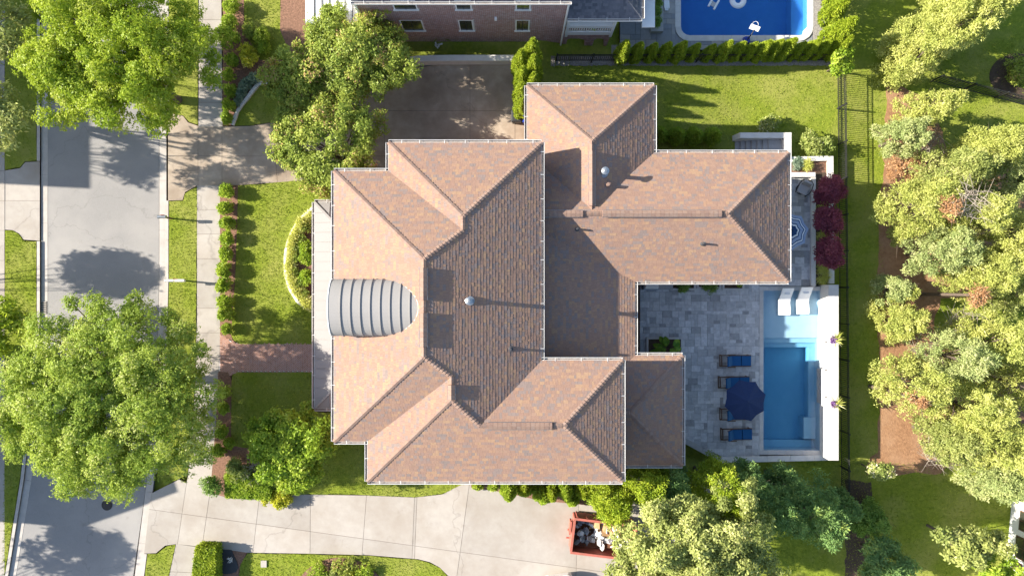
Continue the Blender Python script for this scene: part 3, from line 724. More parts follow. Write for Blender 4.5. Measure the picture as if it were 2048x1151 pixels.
# ---- barrel vaulted dormer in standing-seam metal
def barrel():
    cy = W(0, 615, 8.2).y; a, b = 1.46, .98; zs = 7.75; x0 = W(666, 615, 7.75).x; n = 22
    prof = [(cy + a * math.cos(math.pi * k / n), zs + b * math.sin(math.pi * k / n)) for k in range(n + 1)]
    xe = [(z - Wa.z0) / Wa.g + Wa.e + .05 for y, z in prof]
    m = MB()
    for k in range(n):
        (y0, z0), (y1, z1) = prof[k], prof[k + 1]; s = 6
        for i in range(s):
            f = lambda kk, t: x0 + (xe[kk] - x0) * t
            m.poly([(f(k, i / s), y0, z0), (f(k, (i + 1) / s), y0, z0), (f(k + 1, (i + 1) / s), y1, z1), (f(k + 1, i / s), y1, z1)])
    for yy in (prof[0][0] - .0, prof[n][0]): m.poly([(x0, yy, zs), (xe[0], yy, zs), (x0, yy, zs - 2.2)])
    m.poly([(x0 + .02, y, z) for y, z in prof] + [(x0 + .02, prof[n][0], 6.2), (x0 + .02, prof[0][0], 6.2)])
    d = m.build('dormer_roof', M['dormer_metal'], house, smooth=False)
    for i in range(8):
        px = 680 + 19.9 * i; xs_ = W(px, 615, 8.7).x; rb = MB(); pts = []
        for k in range(n + 1):
            y, z = prof[k]
            if xe[k] > xs_ - .02: pts.append((xs_, cy + (y - cy) * 1.015, zs + (z - zs) * 1.02 + .005))
        for k in range(len(pts) - 1): rb.bar(pts[k], pts[k + 1], .035, .05)
        if len(pts) > 1: rb.build('seam_rib', M['dormer_metal'], d)
    fl = MB()
    for k in range(n):
        fl.bar((xe[k] + .02, prof[k][0] * 1.0, prof[k][1] + .02), (xe[k + 1] + .02, prof[k + 1][0], prof[k + 1][1] + .02), .09, .02)
    fl.build('flashing', M['white_metal'], d)
    fr = MB()
    for k in range(n): fr.bar((x0 - .03, prof[k][0], prof[k][1] - .02), (x0 - .03, prof[k + 1][0], prof[k + 1][1] - .02), .05, .08)
    fr.build('front_trim', M['white_metal'], d)
barrel()
# ---- low standing-seam porch roof along the street front
def porch_roof():
    z0 = 3.0; zt = z0 + .42; e = W(629, 0, z0).x; w = W(682, 0, zt).x; yn, ys = W(0, 404, z0).y, W(0, 816, z0).y
    hn, hs = yn - (w - e), ys + (w - e); m = MB()
    m.poly([(e, yn, z0), (e, ys, z0), (w, hs, zt), (w, hn, zt)]); m.poly([(e, yn, z0), (w, hn, zt), (w, yn, z0)]); m.poly([(e, ys, z0), (w, ys, z0), (w, hs, zt)])
    m.poly([(e, yn, z0 - .12), (w, yn, z0 - .12), (w, ys, z0 - .12), (e, ys, z0 - .12)])
    for a, b in (((e, yn), (e, ys)), ((e, yn), (w, yn)), ((e, ys), (w, ys))): m.poly([(*a, z0), (*b, z0), (*b, z0 - .14), (*a, z0 - .14)])
    pr = m.build('porch_roof', M['seam_roof'], house)
    y = yn - .62
    while y > ys + .2:
        t0 = 0
        xa, xb = e + .02, w
        if y > hn: xb = e + (yn - y)
        if y < hs: xb = e + (y - ys)
        if xb - xa > .1:
            r = MB(); r.bar((xa, y, z0 + .02), (xb, y, z0 + .02 + (xb - e) / (w - e) * (zt - z0)), .03, .045); r.build('seam_rib', M['seam_roof'], pr)
        y -= .565
    for yy, hh in ((yn, hn), (ys, hs)):
        r = MB(); r.bar((e, yy, z0 + .03), (w, hh, zt + .03), .13, .05); r.build('hip_flashing', M['seam_roof'], pr)
        r = MB(); xm = e + (w - e) * .55; r.bar((xm, yy, z0 + .02), (xm, yy + (hh - yy) * .55, z0 + (zt - z0) * .55 + .02), .03, .045); r.build('seam_rib', M['seam_roof'], pr)
    for p, q, o in (((e, yn, z0), (e, ys, z0), (-1, 0, 0)), ((e, ys, z0), (w, ys, z0), (0, -1, 0)), ((e, yn, z0), (w, yn, z0), (0, 1, 0))): gutter(pr, p, q, o)
    for py in (412, 520, 640, 740, 808):
        a = W(634, py, z0); c = MB(); c.box(a.x, a.x + .22, a.y - .11, a.y + .11, -.1, z0 - .14); c.build('porch_post', M['white_paint'], house)
    f = MB(); f.box(e + .15, w, ys + .15, yn - .15, -.3, .12); f.build('porch_floor', M['grey_stone'], house)
porch_roof()
# ================================================================ PATIO, POOL, WALLS
def pave(root, poly, unit, piece, mat, mat_rest, z, sizes, th=.05, maxparts=300, gap=.008, avoid=(), key='p', clipfull=True):
    """random ashlar pattern on a grid: the biggest pieces in view as parts sharing meshes, the rest joined"""
    xs = [p[0] for p in poly]; ys = [p[1] for p in poly]; x0, y0 = min(xs), min(ys)
    nx = int((max(xs) - x0) / unit) + 1; ny = int((max(ys) - y0) / unit) + 1
    used = np.zeros((nx, ny), bool); recs = []
    for i in range(nx):
        for j in range(ny):
            if used[i, j]: continue
            for w, h in R.sample(sizes, len(sizes)) + [(1, 1)]:
                if i + w <= nx and j + h <= ny and not used[i:i + w, j:j + h].any():
                    used[i:i + w, j:j + h] = True; recs.append((i, j, w, h)); break
    cache = {}; n = 0; rest = MB(); full = []; part = []
    for i, j, w, h in recs:
        q = [(x0 + i * unit + gap / 2, y0 + j * unit + gap / 2), (x0 + (i + w) * unit - gap / 2, y0 + j * unit + gap / 2), (x0 + (i + w) * unit - gap / 2, y0 + (j + h) * unit - gap / 2), (x0 + i * unit + gap / 2, y0 + (j + h) * unit - gap / 2)]
        c = ((q[0][0] + q[2][0]) / 2, (q[0][1] + q[2][1]) / 2)
        ins = [inside(p, poly) for p in q]
        if any(inside(c, a) for a in avoid): continue
        if all(ins): full.append((w * h, c, w, h))
        elif any(ins) or inside(c, poly):
            part.append(q)
    full.sort(key=lambda r: -r[0])
    o0 = origin_of(root)
    for a, c, w, h in full:
        zz = z + R.uniform(-.003, .003)
        if n < maxparts:
            if (w, h) not in cache:
                m = MB(); e = .006
                b4 = [(-w * unit / 2 + gap / 2, -h * unit / 2 + gap / 2), (w * unit / 2 - gap / 2, -h * unit / 2 + gap / 2), (w * unit / 2 - gap / 2, h * unit / 2 - gap / 2), (-w * unit / 2 + gap / 2, h * unit / 2 - gap / 2)]
                m.hexa([(x, y, -th) for x, y in b4], [(x - math.copysign(e, x), y - math.copysign(e, y), 0) for x, y in b4])
                ob = m.build(piece, mat, None); cache[(w, h)] = ob.data; ob.parent = root
            else:
                ob = bpy.data.objects.new(piece, cache[(w, h)]); C.objects.link(ob); ob.parent = root
            ob.location = (c[0] - o0.x, c[1] - o0.y, zz - o0.z); n += 1
        else:
            rest.box(c[0] - w * unit / 2 + gap / 2, c[0] + w * unit / 2 - gap / 2, c[1] - h * unit / 2 + gap / 2, c[1] + h * unit / 2 - gap / 2, zz - th, zz, 0, R.random())
    for q in part:
        p = clip_poly(poly, q)
        if len(p) > 2 and abs(area(p)) > .004: rest.prism(p, z - th, z, 0, R.random())
    if rest.v: rest.build(piece, mat_rest, root, tint=True, kind='stuff')
def clip_poly(poly, quad):
    if area(quad) < 0: quad = quad[::-1]
    p = poly
    for k in range(len(quad)):
        a = quad[k]; b = quad[(k + 1) % len(quad)]; n = (-(b[1] - a[1]), b[0] - a[0]); p = clip_half(p, n, n[0] * a[0] + n[1] * a[1])
        if len(p) < 3: return []
    return p
DZ = -1.1
SZ = [(2, 2), (2, 3), (3, 2), (2, 1), (1, 2), (2, 2), (3, 2), (2, 4)]
pat_px = [(1225, 535), (1577, 535), (1577, 340), (1624, 340), (1624, 572), (1519, 572), (1519, 914), (1446, 914), (1369, 876), (1335, 950), (1225, 950)]
m = MB(); m.prism(PW(pat_px), -2.4, -.03); patio = struct(m.build('patio', M['grey_stone']))
pv = [(1229, 539), (1519, 539), (1519, 913), (1446, 913), (1369, 877), (1340, 877), (1340, 935), (1229, 935)]
pave(patio, PW(pv), .205, 'paver', M['paver'], M['paver_rest'], 0.0, SZ, maxparts=285)
pave(patio, PW([(1560, 344), (1623.5, 344), (1623.5, 571.5), (1519.5, 571.5), (1519.5, 548), (1560, 548)]), .205, 'paver', M['paver'], M['paver_rest'], 0.0, SZ, maxparts=15)

def wall(name, label, cat, line_px, w_px, z0, z1, mat, cap=None, capmat=None, cap_h=.06, seg=None):
    """straight-sided wall along a pixel line given at its top, with cap stones"""
    root = thing(name, label, cat, W(line_px[0][0], line_px[0][1], z1))
    for i in range(len(line_px) - 1):
        a = Vector(line_px[i]); b = Vector(line_px[i + 1]); d = (b - a).normalized(); n = Vector((-d.y, d.x)) * w_px
        q = [W(p.x, p.y, z1) for p in (a, b, b + n, a + n)]; m = MB(); m.prism([(p.x, p.y) for p in q], z0, z1 - cap_h); m.build('wall_body', mat, root)
        L = (b - a).length; k = max(1, round(L / (seg or 40)))
        for j in range(k):
            s = a.lerp(b, j / k) + d * .25; e = a.lerp(b, (j + 1) / k) - d * .25; n2 = n * 1.08
            q = [W(p.x, p.y, z1) for p in (s - n * .05, e - n * .05, e + n2, s + n2)]; m = MB(); m.prism([(p.x, p.y) for p in q], z1 - cap_h - .0005, z1 + R.uniform(-.003, .003)); m.build('cap_stone', capmat or mat, root)
    return root
# ---- swimming pool
def pool():
    zw = -.12
    root = thing('swimming_pool', 'blue swimming pool with a shallow sunlit ledge and white loungers standing in it', 'pool', W(1582, 740, 0))
    A = lambda px, py: W(px, py, 0)
    x0, x1, yN, yS = A(1526, 0).x, A(1641, 0).x, A(0, 580).y, A(0, 900).y
    sh = MB(); zb = -1.55
    t = .2
    sh.box(x0 - t, x0, yS - t, yN + t, zb - .2, -.06); sh.box(x1, x1 + t, yS - t, yN + t, zb - .2, -.06)
    sh.box(x0, x1, yN, yN + t, zb - .2, -.06); sh.box(x0, x1, yS - t, yS, zb - .2, -.06); sh.box(x0, x1, yS, yN, zb - .2, zb)
    sh.build('basin', M['plaster'], root)
    def blk(name, px0, px1, py0, py1, ztop):
        a = A(px0, py1); b = A(px1, py0); m = MB(); m.box(max(a.x, x0 + .001), min(b.x, x1 - .001), max(a.y, yS + .001), min(b.y, yN - .001), zb + .001, ztop); m.build(name, M['plaster'], root)
    blk('tanning_ledge', 1520, 1650, 570, 676, -.40); blk('step', 1520, 1650, 676, 686, -.62); blk('step', 1520, 1650, 686, 696, -.88)
    blk('bench', 1628, 1650, 696, 838, -.85); blk('bench', 1617, 1650, 838, 882, -.72); blk('step', 1520, 1650, 886, 910, -1.05)
    a = A(1527, 0); m = MB(); m.box(x0 + .002, x1 - .002, yS + .002, yN - .002, zb + .002, zw)
    # water body: closed volume over the steps
    wm = m.build('pool_water', M['water'], root)
    def cope(px0, px1, py0, py1, n, vert):
        for k in range(n):
            if vert: p0, p1, q0, q1 = px0, px1, py0 + (py1 - py0) * k / n, py0 + (py1 - py0) * (k + 1) / n
            else: p0, p1, q0, q1 = px0 + (px1 - px0) * k / n, px0 + (px1 - px0) * (k + 1) / n, py0, py1
            a = A(p0, q1); b = A(p1, q0); m = MB(); m.box(a.x + .004, b.x - .004, a.y + .004, b.y - .004, -.06, .012); m.build('coping_stone', M['coping'], root)
    cope(1519, 1527, 581, 900, 17, True); cope(1519, 1658, 572.5, 581, 8, False); cope(1519, 1657, 900, 908.5, 8, False); cope(1640, 1657, 808, 900, 4, True)
pool()
# raised east wall with spillway: its sunlit west face looks at the camera
def pool_wall():
    root = thing('pool_wall', 'bright white raised wall along the far side of the pool with a stone spillway', 'wall', W(1660, 740, 0))
    z = 1.2; xi = W(1641, 0, 0).x; xo = W(1676, 0, z).x; yN, yS = W(0, 569, z).y, W(0, 920, z).y
    m = MB(); m.box(xi + .001, xo, yS + .01, yN - .01, -1.2, z - .06); m.build('wall_body', M['stone_white'], root)
    y = yN
    for h in (20, 78, 48, 45, 48, 52, 60):
        y2 = max(y - h * (H + 1.1 - z) / FPX, yS); m = MB(); m.box(xi - .03, xo + .04, y2 + .004, y - .004, z - .06, z + R.uniform(-.003, .003)); m.build('cap_stone', M['coping'], root); y = y2
    ya, yb = W(0, 808, .5).y, W(0, 738, .5).y; m = MB(); m.box(xi - .12, xi, ya, yb, -.25, .72); sp = m.build('spillway', M['grey_stone'], root)
    m = MB(); k = 8
    for i in range(k):
        for j in range(5):
            y0 = ya + (yb - ya) * (i + .5 * (j % 2)) / k; m.box(xi - .12 - R.uniform(.01, .05), xi - .119, y0 + .01, min(yb, y0 + (yb - ya) / k) - .01, -.2 + j * .17, -.2 + j * .17 + .15)
    m.build('facing_stone', M['grey_stone'], sp, kind='stuff')
    m = MB(); m.box(xi - .26, xi, ya - .05, yb + .05, .721, .77); m.build('spill_lip', M['stone_white'], root)
    for py in (683, 740, 793):
        a = W(1653, py, .9); m = MB(); m.obox((xi - .05, a.y, .9), .1, .09, .06); m.build('spout', M['dark_pipe'], root)
pool_wall()
wall('garden_wall', 'pale low wall along the south edge of the pool terrace', 'wall', [(1440, 924.5), (1676, 919)], -10, -2.3, .10, M['stone_white'], seg=48)
wall('garden_wall', 'slanting grey wall at the corner of the terrace beside the shaded porch roof', 'wall', [(1366, 884), (1440, 924)], -9, -2.3, .11, M['grey_stone'], seg=42)
wall('garden_wall', 'pale inner wall of the planter beside the striped umbrella', 'wall', [(1623, 346), (1623, 572)], -8, -2.3, .22, M['stone_white'], seg=38)
wall('garden_wall', 'outer planter wall running behind the three dark red maples', 'wall', [(1656, 312), (1658, 567)], -10, -2.3, .25, M['stone_white'], seg=38)
wall('garden_wall', 'sunlit planter wall beside the pale flowering shrub and stairs', 'wall', [(1583, 314), (1656, 312)], 8.5, -2.3, .25, M['stone_white'], seg=36)
wall('garden_wall', 'bright low seat wall behind the grey swivel chair', 'wall', [(1577, 345), (1631, 345)], 8, -.3, .35, M['stone_white'], seg=26)
def bed(px, z, mat=None, name='planter_bed'):
    m = MB(); m.prism(PW(px, z), -2.2, z); return struct(m.build(name, mat or M['mulch']))
bed([(1577, 322), (1656, 320), (1656, 345), (1577, 345)], .05); bed([(1632, 345), (1657, 345), (1658, 567), (1632, 567)], .05, M['soil'])
# stairs from the lawn up to the terrace
def stairs():
    root = thing('garden_stairs', 'grey stone steps between low walls at the corner of the rear wing', 'stairs', W(1520, 290, -1))
    n = 7
    for k in range(n):
        z = -.75 + (k + 1) * .105; a = W(1470 + k * 11.2, 322, z); b = W(1470 + (k + 1) * 11.2 + (2 if k < n - 1 else 36), 277, z); m = MB(); m.box(a.x, b.x if k < n - 1 else b.x - .05, a.y, b.y - k * .001, -2.3, z); m.build('tread', M['grey_stone'], root)
    a = W(1480, 276, .35); b = W(1583, 265, .35); m = MB(); m.box(a.x, b.x, a.y, b.y, -2.3, .35); m.build('side_wall', M['stone_white'], root)
    c = W(1467, 279, -.4); m = MB(); m.hexa([(c.x, a.y, -2.3), (a.x - .004, a.y, -2.3), (a.x - .004, b.y, -2.3), (c.x, b.y, -2.3)], [(c.x, a.y, -.55), (a.x - .004, a.y, .33), (a.x - .004, b.y, .33), (c.x, b.y, -.55)]); m.build('side_wall', M['stone_white'], root)
    a = W(1568, 318, .352); b = W(1583, 276, .352); m = MB(); m.box(a.x, b.x, a.y, b.y - .01, -2.3, .352); m.build('side_wall', M['stone_white'], root)
stairs()
# patio planters along the house
def planter(name, label, px0, px1, py0, py1, h=.12, fw=4):
    root = thing(name, label, 'planter', W((px0 + px1) / 2, (py0 + py1) / 2, 0)); z = h
    for q in ((px0, px1, py0, py0 + fw), (px0, px1, py1 - fw, py1), (px0, px0 + fw, py0 + fw, py1 - fw), (px1 - fw, px1, py0 + fw, py1 - fw)):
        a = W(q[0], q[3], z); b = W(q[1], q[2], z); m = MB(); m.box(a.x + .002, b.x - .002, a.y + .002, b.y - .002, .0, z); m.build('curb_stone', M['coping'], root)
    a = W(px0 + fw, py1 - fw, .04); b = W(px1 - fw, py0 + fw, .04); m = MB(); m.box(a.x, b.x, a.y, b.y, .0, .05); m.build('soil', M['soil'], root)
planter('planter', 'square stone edged planter with big leaved plants in the inner patio corner', 1293, 1366, 674, 722)
planter('planter', 'stone edged planter under the eave, nearest to the white grill', 1342, 1392, 548, 580)
planter('planter', 'stone edged planter under the eave with bare soil, nearest to the pool', 1445, 1489, 548, 580)
planter('planter', 'middle stone edged planter under the eave, filled with green', 1394, 1443, 548, 577)

DZ = 0.0
# ================================================================ NEIGHBOUR TO THE NORTH
def neighbor():
    yw = 15.5; x0, x1 = -8.62, 3.12; ze = 5.95; zb = -1.6; hd = 13.0
    root = thing('brick_house', 'tall red brick house with dark sash windows, north of the parking court', 'house', (0, yw, 0))
    m = MB(); m.box(x0, x1, yw + .02, yw + hd, zb, ze + .3); m.build('wall', M['mortar'], root)
    wins = [(-6.55, -5.23, 4.78, 6.0), (-3.12, -2.23, 4.78, 6.0), (.2, 1.02, 4.78, 6.0), (-6.55, -5.23, 1.62, 3.22), (-3.14, -2.28, 1.62, 3.22), (.2, 1.03, 1.62, 3.22)]
    b = MB(); z = zb; row = 0; bh, bl = .075, .225
    while z < ze + .2:
        x = x0 - (bl / 2 if row % 2 else 0)
        while x < x1:
            a, c = max(x, x0), min(x + bl - .045, x1); x += bl
            if c - a < .03: continue
            if any(w[0] - .05 < (a + c) / 2 < w[1] + .05 and w[2] - .1 < z + .03 < w[3] + .05 for w in wins): continue
            b.box(a, c, yw - R.uniform(.001, .012), yw + .05, z, z + bh - .027, 0, R.random())
        z += bh; row += 1
    b.build('brick', M['brick'], root, tint=True, kind='stuff')
    for wx0, wx1, wz0, wz1 in wins:
        m = MB(); f = .07
        m.box(wx0, wx0 + f, yw - .03, yw + .1, wz0, wz1); m.box(wx1 - f, wx1, yw - .03, yw + .1, wz0, wz1); m.box(wx0 + f, wx1 - f, yw - .03, yw + .1, wz1 - f, wz1)
        w = m.build('window', M['white_paint'], root)
        m = MB(); m.box(wx0 - .06, wx1 + .06, yw - .09, yw + .1, wz0 - .08, wz0 - .002); m.build('sill', M['white_paint'], w)
        m = MB(); m.box(wx0 + f, wx1 - f, yw - .012, yw + .03, wz0, wz1 - f); m.build('pane', M['glass_dark'], w)
        m = MB(); m.box((wx0 + wx1) / 2 - .02, (wx0 + wx1) / 2 + .02, yw - .025, yw - .013, wz0, wz1 - f); m.build('mullion', M['black_metal'], w)
        m = MB(); k = int((wx1 - wx0) / .09)
        for i in range(k): m.box(wx0 + i * (wx1 - wx0) / k + .006, wx0 + (i + 1) * (wx1 - wx0) / k - .006, yw - .02, yw + .04, wz1 + .005, wz1 + .2, 0, R.random())
        if wz1 < 5: m.build('soldier_course', M['brick'], w, tint=True)
    # hip roof, ridge running north to south beyond the frame
    e0, e1, s0, n0 = x0 - .1, x1 + .1, yw - .06, yw + hd + .4; zr = 8.3; xm = (x0 + x1) / 2
    P = [(e0, s0, ze), (e1, s0, ze), (e1, n0, ze), (e0, n0, ze)]; r1 = (x1 - 3.2, s0 + 4.0, zr); r0 = (x0 + 4, s0 + 4.0, zr); r2 = (xm, n0 - 4, zr)
    m = MB(); m.poly([P[0], P[1], r1, r0]); m.poly([P[1], P[2], r2, r1]); m.poly([P[2], P[3], r2]); m.poly([P[3], P[0], r0, r2]); m.poly([r0, r1, r2]); m.poly([P[3], P[2], P[1], P[0]]); m.build('roof', M['slate_roof'], root, tint=True)
    gutter(root, Vector((e0, s0, ze)), Vector((e1, s0, ze)), (0, -1, 0), 'white_metal')
    m = MB(); m.box(x0, x1, yw - .05, yw - .02, ze - .12, ze - .01); m.build('frieze', M['white_paint'], root)
    m = MB(); m.tube([(x1 - .04, yw - .12, ze - .1), (x1 - .04, yw - .1, -1.15), (x1 - .04, yw - .35, -1.25)], .06, 6); m.build('downspout', M['white_metal'], root)
    m = MB(); m.box(x0 - .005, x0 + .1, yw - .1, yw - .02, -.3, ze - .1); m.build('corner_trim', M['white_metal'], root)
    m = MB(); m.box(-1.0, -.86, yw - .2, yw - .012, 3.55, 3.7); m.build('wall_lamp', M['white_metal'], root)
    # east porch: arched brick base, balcony, shingled roof
    px1 = 6.75; m = MB(); m.box(x1 + .02, px1 - .6, yw + .35, yw + 4, -1.5, -1.45); m.build('porch_floor', M['grey_stone'], root)
    b = MB(); z = -1.5; row = 0
    arches = [(x1 + .25, x1 + 1.5), (x1 + 1.95, x1 + 2.75)]; px1b = 6.05
    while z < .9:
        x = x1 + .03 - (bl / 2 if row % 2 else 0)
        while x < px1b:
            a, c = max(x, x1 + .03), min(x + bl - .035, px1b); x += bl; mid = (a + c) / 2
            if c - a < .03: continue
            if any(q0 < mid < q1 and z < -.2 + .42 * math.sqrt(max(0, 1 - ((mid - (q0 + q1) / 2) / ((q1 - q0) / 2)) ** 2)) for q0, q1 in arches): continue
            b.box(a, c, yw - .02, yw + .4, z, z + bh - .02, 0, R.random())
        z += bh; row += 1
    b.build('brick', M['brick'], root, tint=True, kind='stuff')
    m = MB(); m.box(x1 + .02, 6.1, yw + .5, yw + 3.5, .8, .94); m.build('balcony_floor', M['grey_stone'], root)
    rl = MB(); rl.box(x1 + .1, 6.1, yw - .08, yw + .28, 2.36, 2.46); rl.box(x1 + .1, 6.1, yw - .03, yw + .05, 2.0, 2.355); rl.box(x1 + .1, 6.1, yw - .06, yw + .06, .95, 1.45); rail = rl.build('balcony_rail', M['white_paint'], root)
    for i in range(20):
        xx = x1 + .2 + i * .14; m = MB(); m.box(xx, xx + .06, yw - .03, yw + .04, 1.452, 1.998); m.build('baluster', M['white_paint'], rail)
    for xx in (x1 + .12, 5.95):
        m = MB(); m.box(xx, xx + .16, yw - .07, yw + .1, .62, 4.0); m.build('porch_post', M['white_paint'], root)
    ez = 4.05; ex = W(1284, 0, ez).x; ys = W(0, 37, ez).y; m = MB(); ap = (ex - 2.6, ys + 2.6, ez + 1.3)
    F = [[(x1 + .03, ys, ez), (ex, ys, ez), ap, (x1 + .03, ys + 2.6, ez + 1.3)], [(ex, ys, ez), (ex, ys + 7, ez), (ex - 2.6, ys + 7, ez + 1.3), ap]]
    for f in F: m.poly(f)
    m.poly([(x1 + .03, ys, ez - .1), (x1 + .03, ys + 7, ez - .1), (ex, ys + 7, ez - .1), (ex, ys, ez - .1)])
    pr = m.build('porch_roof', M['slate_roof'], root, tint=True); s = MB()
    for f in F: shingle_face(f, s, .16)
    s.build('shingle', M['slate_roof'], pr, tint=True, kind='stuff')
    gutter(pr, Vector((x1 + .03, ys, ez)), Vector((ex, ys, ez)), (0, -1, 0)); gutter(pr, Vector((ex, ys, ez)), Vector((ex, ys + 7, ez)), (1, 0, 0))
    m = MB(); m.box(ex + .2, ex + .95, ys - .1, ys + 7, 2.9, 3.0); m.build('pergola_board', M['white_paint'], root)
    # front porch balcony at the west corner
    m = MB(); m.box(-12.1, x0 - .05, yw + .05, yw + 3, 2.6, 2.75); m.build('porch_roof', M['white_metal'], root)
    rl = MB(); rl.box(-12.1, x0 - .05, yw - .06, yw + .05, 2.55, 2.76); rail = rl.build('porch_rail', M['white_paint'], root)
    for i in range(7):
        xx = -11.6 + i * .45; m = MB(); m.box(xx, xx + .035, yw + .06, yw + 1.6, 2.752, 2.80); m.build('seam_rib', M['dark_pipe'], rail)
    m = MB(); m.box(-9.4, x0 - .05, yw - .6, yw + .05, -.1, .05); m.build('porch_step', M['concrete'], root)
neighbor()
# ---- bluestone terrace and pool
def npool():
    zt = -.85
    px = [(1128, 40), (1128, 124), (1238, 124), (1645, 108), (1652, -340), (1128, -340)]
    wx0, wx1, wy0 = W(1361, 0, zt - .1).x, W(1614, 0, zt - .1).x, W(0, 72, zt - .1).y; wyN = wy0 + 11
    # paving slab with a rectangular opening
    m = MB(); full = PW([(1240, 100), (1640, 97), (1640, -340), (1240, -340)], zt); X0, X1 = full[0][0], full[1][0]; Y0, Y1 = full[0][1], full[2][1]
    i0, i1, j0, j1 = wx0 - .35, wx1 + .35, wy0 - .35, wyN + .35
    for q in ((X0, i0, Y0, Y1), (i1, X1, Y0, Y1), (i0, i1, Y0, j0), (i0, i1, j1, Y1)): m.box(q[0], q[1], q[2], q[3], -3.2, zt - .03)
    deck = struct(m.build('pool_terrace', M['joint']))
    S2 = [(2, 2), (3, 2), (2, 3), (1, 2), (2, 1), (3, 3)]
    pave(deck, [(X0, Y0), (i0, Y0), (i0, 19.5), (X0, 19.5)], .33, 'flagstone', M['bluestone'], M['bluestone_rest'], zt, S2, avoid=(), maxparts=120)
    pave(deck, [(i0, Y0), (X1, Y0), (X1, j0), (i0, j0)], .33, 'flagstone', M['bluestone'], M['bluestone_rest'], zt, S2, maxparts=120)
    m = MB(); m.box(i1, X1 + .3, j0 + .002, 26, zt - .05, zt + .004); struct(m.build('gravel_strip', M['gravel']))
    root = thing('swimming_pool', 'deep blue pool with pale rounded stone coping behind the brick house', 'pool', ((wx0 + wx1) / 2, wy0 + 3, zt))
    m = MB(); zb = zt - 1.6
    m.box(i0 + .02, wx0, j0 + .02, j1 - .02, zb, zt - .10); m.box(wx1, i1 - .02, j0 + .02, j1 - .02, zb, zt - .10); m.box(wx0, wx1, j0 + .02, wy0, zb, zt - .10); m.box(wx0, wx1, wyN, j1 - .02, zb, zt - .10); m.box(wx0, wx1, wy0, wyN, zb - .2, zb)
    m.build('basin', M['vinyl_blue'], root)
    for q in ((i0 + .02, wx0, j0 + .02, j1 - .02), (wx1, i1 - .02, j0 + .02, j1 - .02), (wx0, wx1, j0 + .02, wy0), (wx0, wx1, wyN, j1 - .02)):
        m = MB(); m.box(q[0], q[1], q[2], q[3], zt - .098, zt - .052); m.build('coping_bed', M['bluestone'], root)
    m = MB(); m.box(wx1 - .75, wx1 - .002, wy0 + .002, wyN - .002, zb + .002, zt - .75); m.build('bench', M['vinyl_blue'], root)
    m = MB(); m.box(wx0 + .002, wx1 - .002, wy0 + .002, wyN - .002, zb + .002, zt - .12); m.build('pool_water', M['water_b'], root)
    # coping ring with rounded corners
    r = .55
    def corner(cx, cy, a0):
        for k in range(4):
            t0, t1 = a0 + k * math.pi / 8, a0 + (k + 1) * math.pi / 8; q = []
            for t, rr in ((t0, r - .0), (t1, r), (t1, r + .36), (t0, r + .36)): q.append((cx + rr * math.cos(t), cy + rr * math.sin(t)))
            m = MB(); m.prism(q, zt - .05, zt + .02); m.build('coping_stone', M['coping'], root)
            m = MB(); tip = (cx + (r * 1.42) * math.cos(a0 + math.pi / 4), cy + r * 1.42 * math.sin(a0 + math.pi / 4))
        cpts = [(cx + (r + .001) * math.cos(a0 + k * math.pi / 16), cy + (r + .001) * math.sin(a0 + k * math.pi / 16)) for k in range(9)]
        m = MB(); sx = 1 if math.cos(a0 + .7) > 0 else -1; sy = 1 if math.sin(a0 + .7) > 0 else -1; m.prism(cpts + [(cx + sx * (r + .002), cy + sy * (r + .002))][:0] + [(cx + sx * r * 1.0, cy + sy * r)][:1] if False else cpts + [(cx + sx * r, cy + sy * r)], zt - 1.5, zt - .06); m.build('basin_corner', M['coping'], root)
    corner(wx0 + r, wy0 + r, math.pi); corner(wx1 - r, wy0 + r, 1.5 * math.pi)
    def run(a, b, n, vert, c0, c1):
        for k in range(n):
            s, e = a + (b - a) * k / n + .004, a + (b - a) * (k + 1) / n - .004; m = MB()
            if vert: m.box(c0, c1, s, e, zt - .05, zt + .02)
            else: m.box(s, e, c0, c1, zt - .05, zt + .02)
            m.build('coping_stone', M['coping'], root)
    run(wy0 + r, 22, 12, True, wx0 - .36, wx0); run(wy0 + r, 22, 12, True, wx1, wx1 + .36); run(wx0 + r, wx1 - r, 13, False, wy0 - .36, wy0)
    return zt
ZT = npool()
m = MB(); m.prism(PW([(1112, 92), (1245, 90), (1245, 128), (1108, 126)], -1.15), -1.6, -1.12); struct(m.build('gravel_strip', M['gravel']))
m = MB(); p = ragged(PW([(1108, 119), (1250, 119), (1250, 107), (1690, 104), (1690, 131), (1400, 134), (1108, 127)], -1.5), .04, .3); m.prism(p, -2.6, -1.02); 
gs = MB()
for (a, b) in zip(np.linspace(1100, 1662, 60)[:-1], np.linspace(1100, 1662, 60)[1:]):
    z = zg((a + b) / 2, 120) + .03; gs.prism(PW([(a, 112), (b, 112), (b, 131 + R.uniform(-1.5, 1.5)), (a, 131 + R.uniform(-1.5, 1.5))], z), z - .5, z)
struct(gs.build('gravel_strip', M['gravel']))

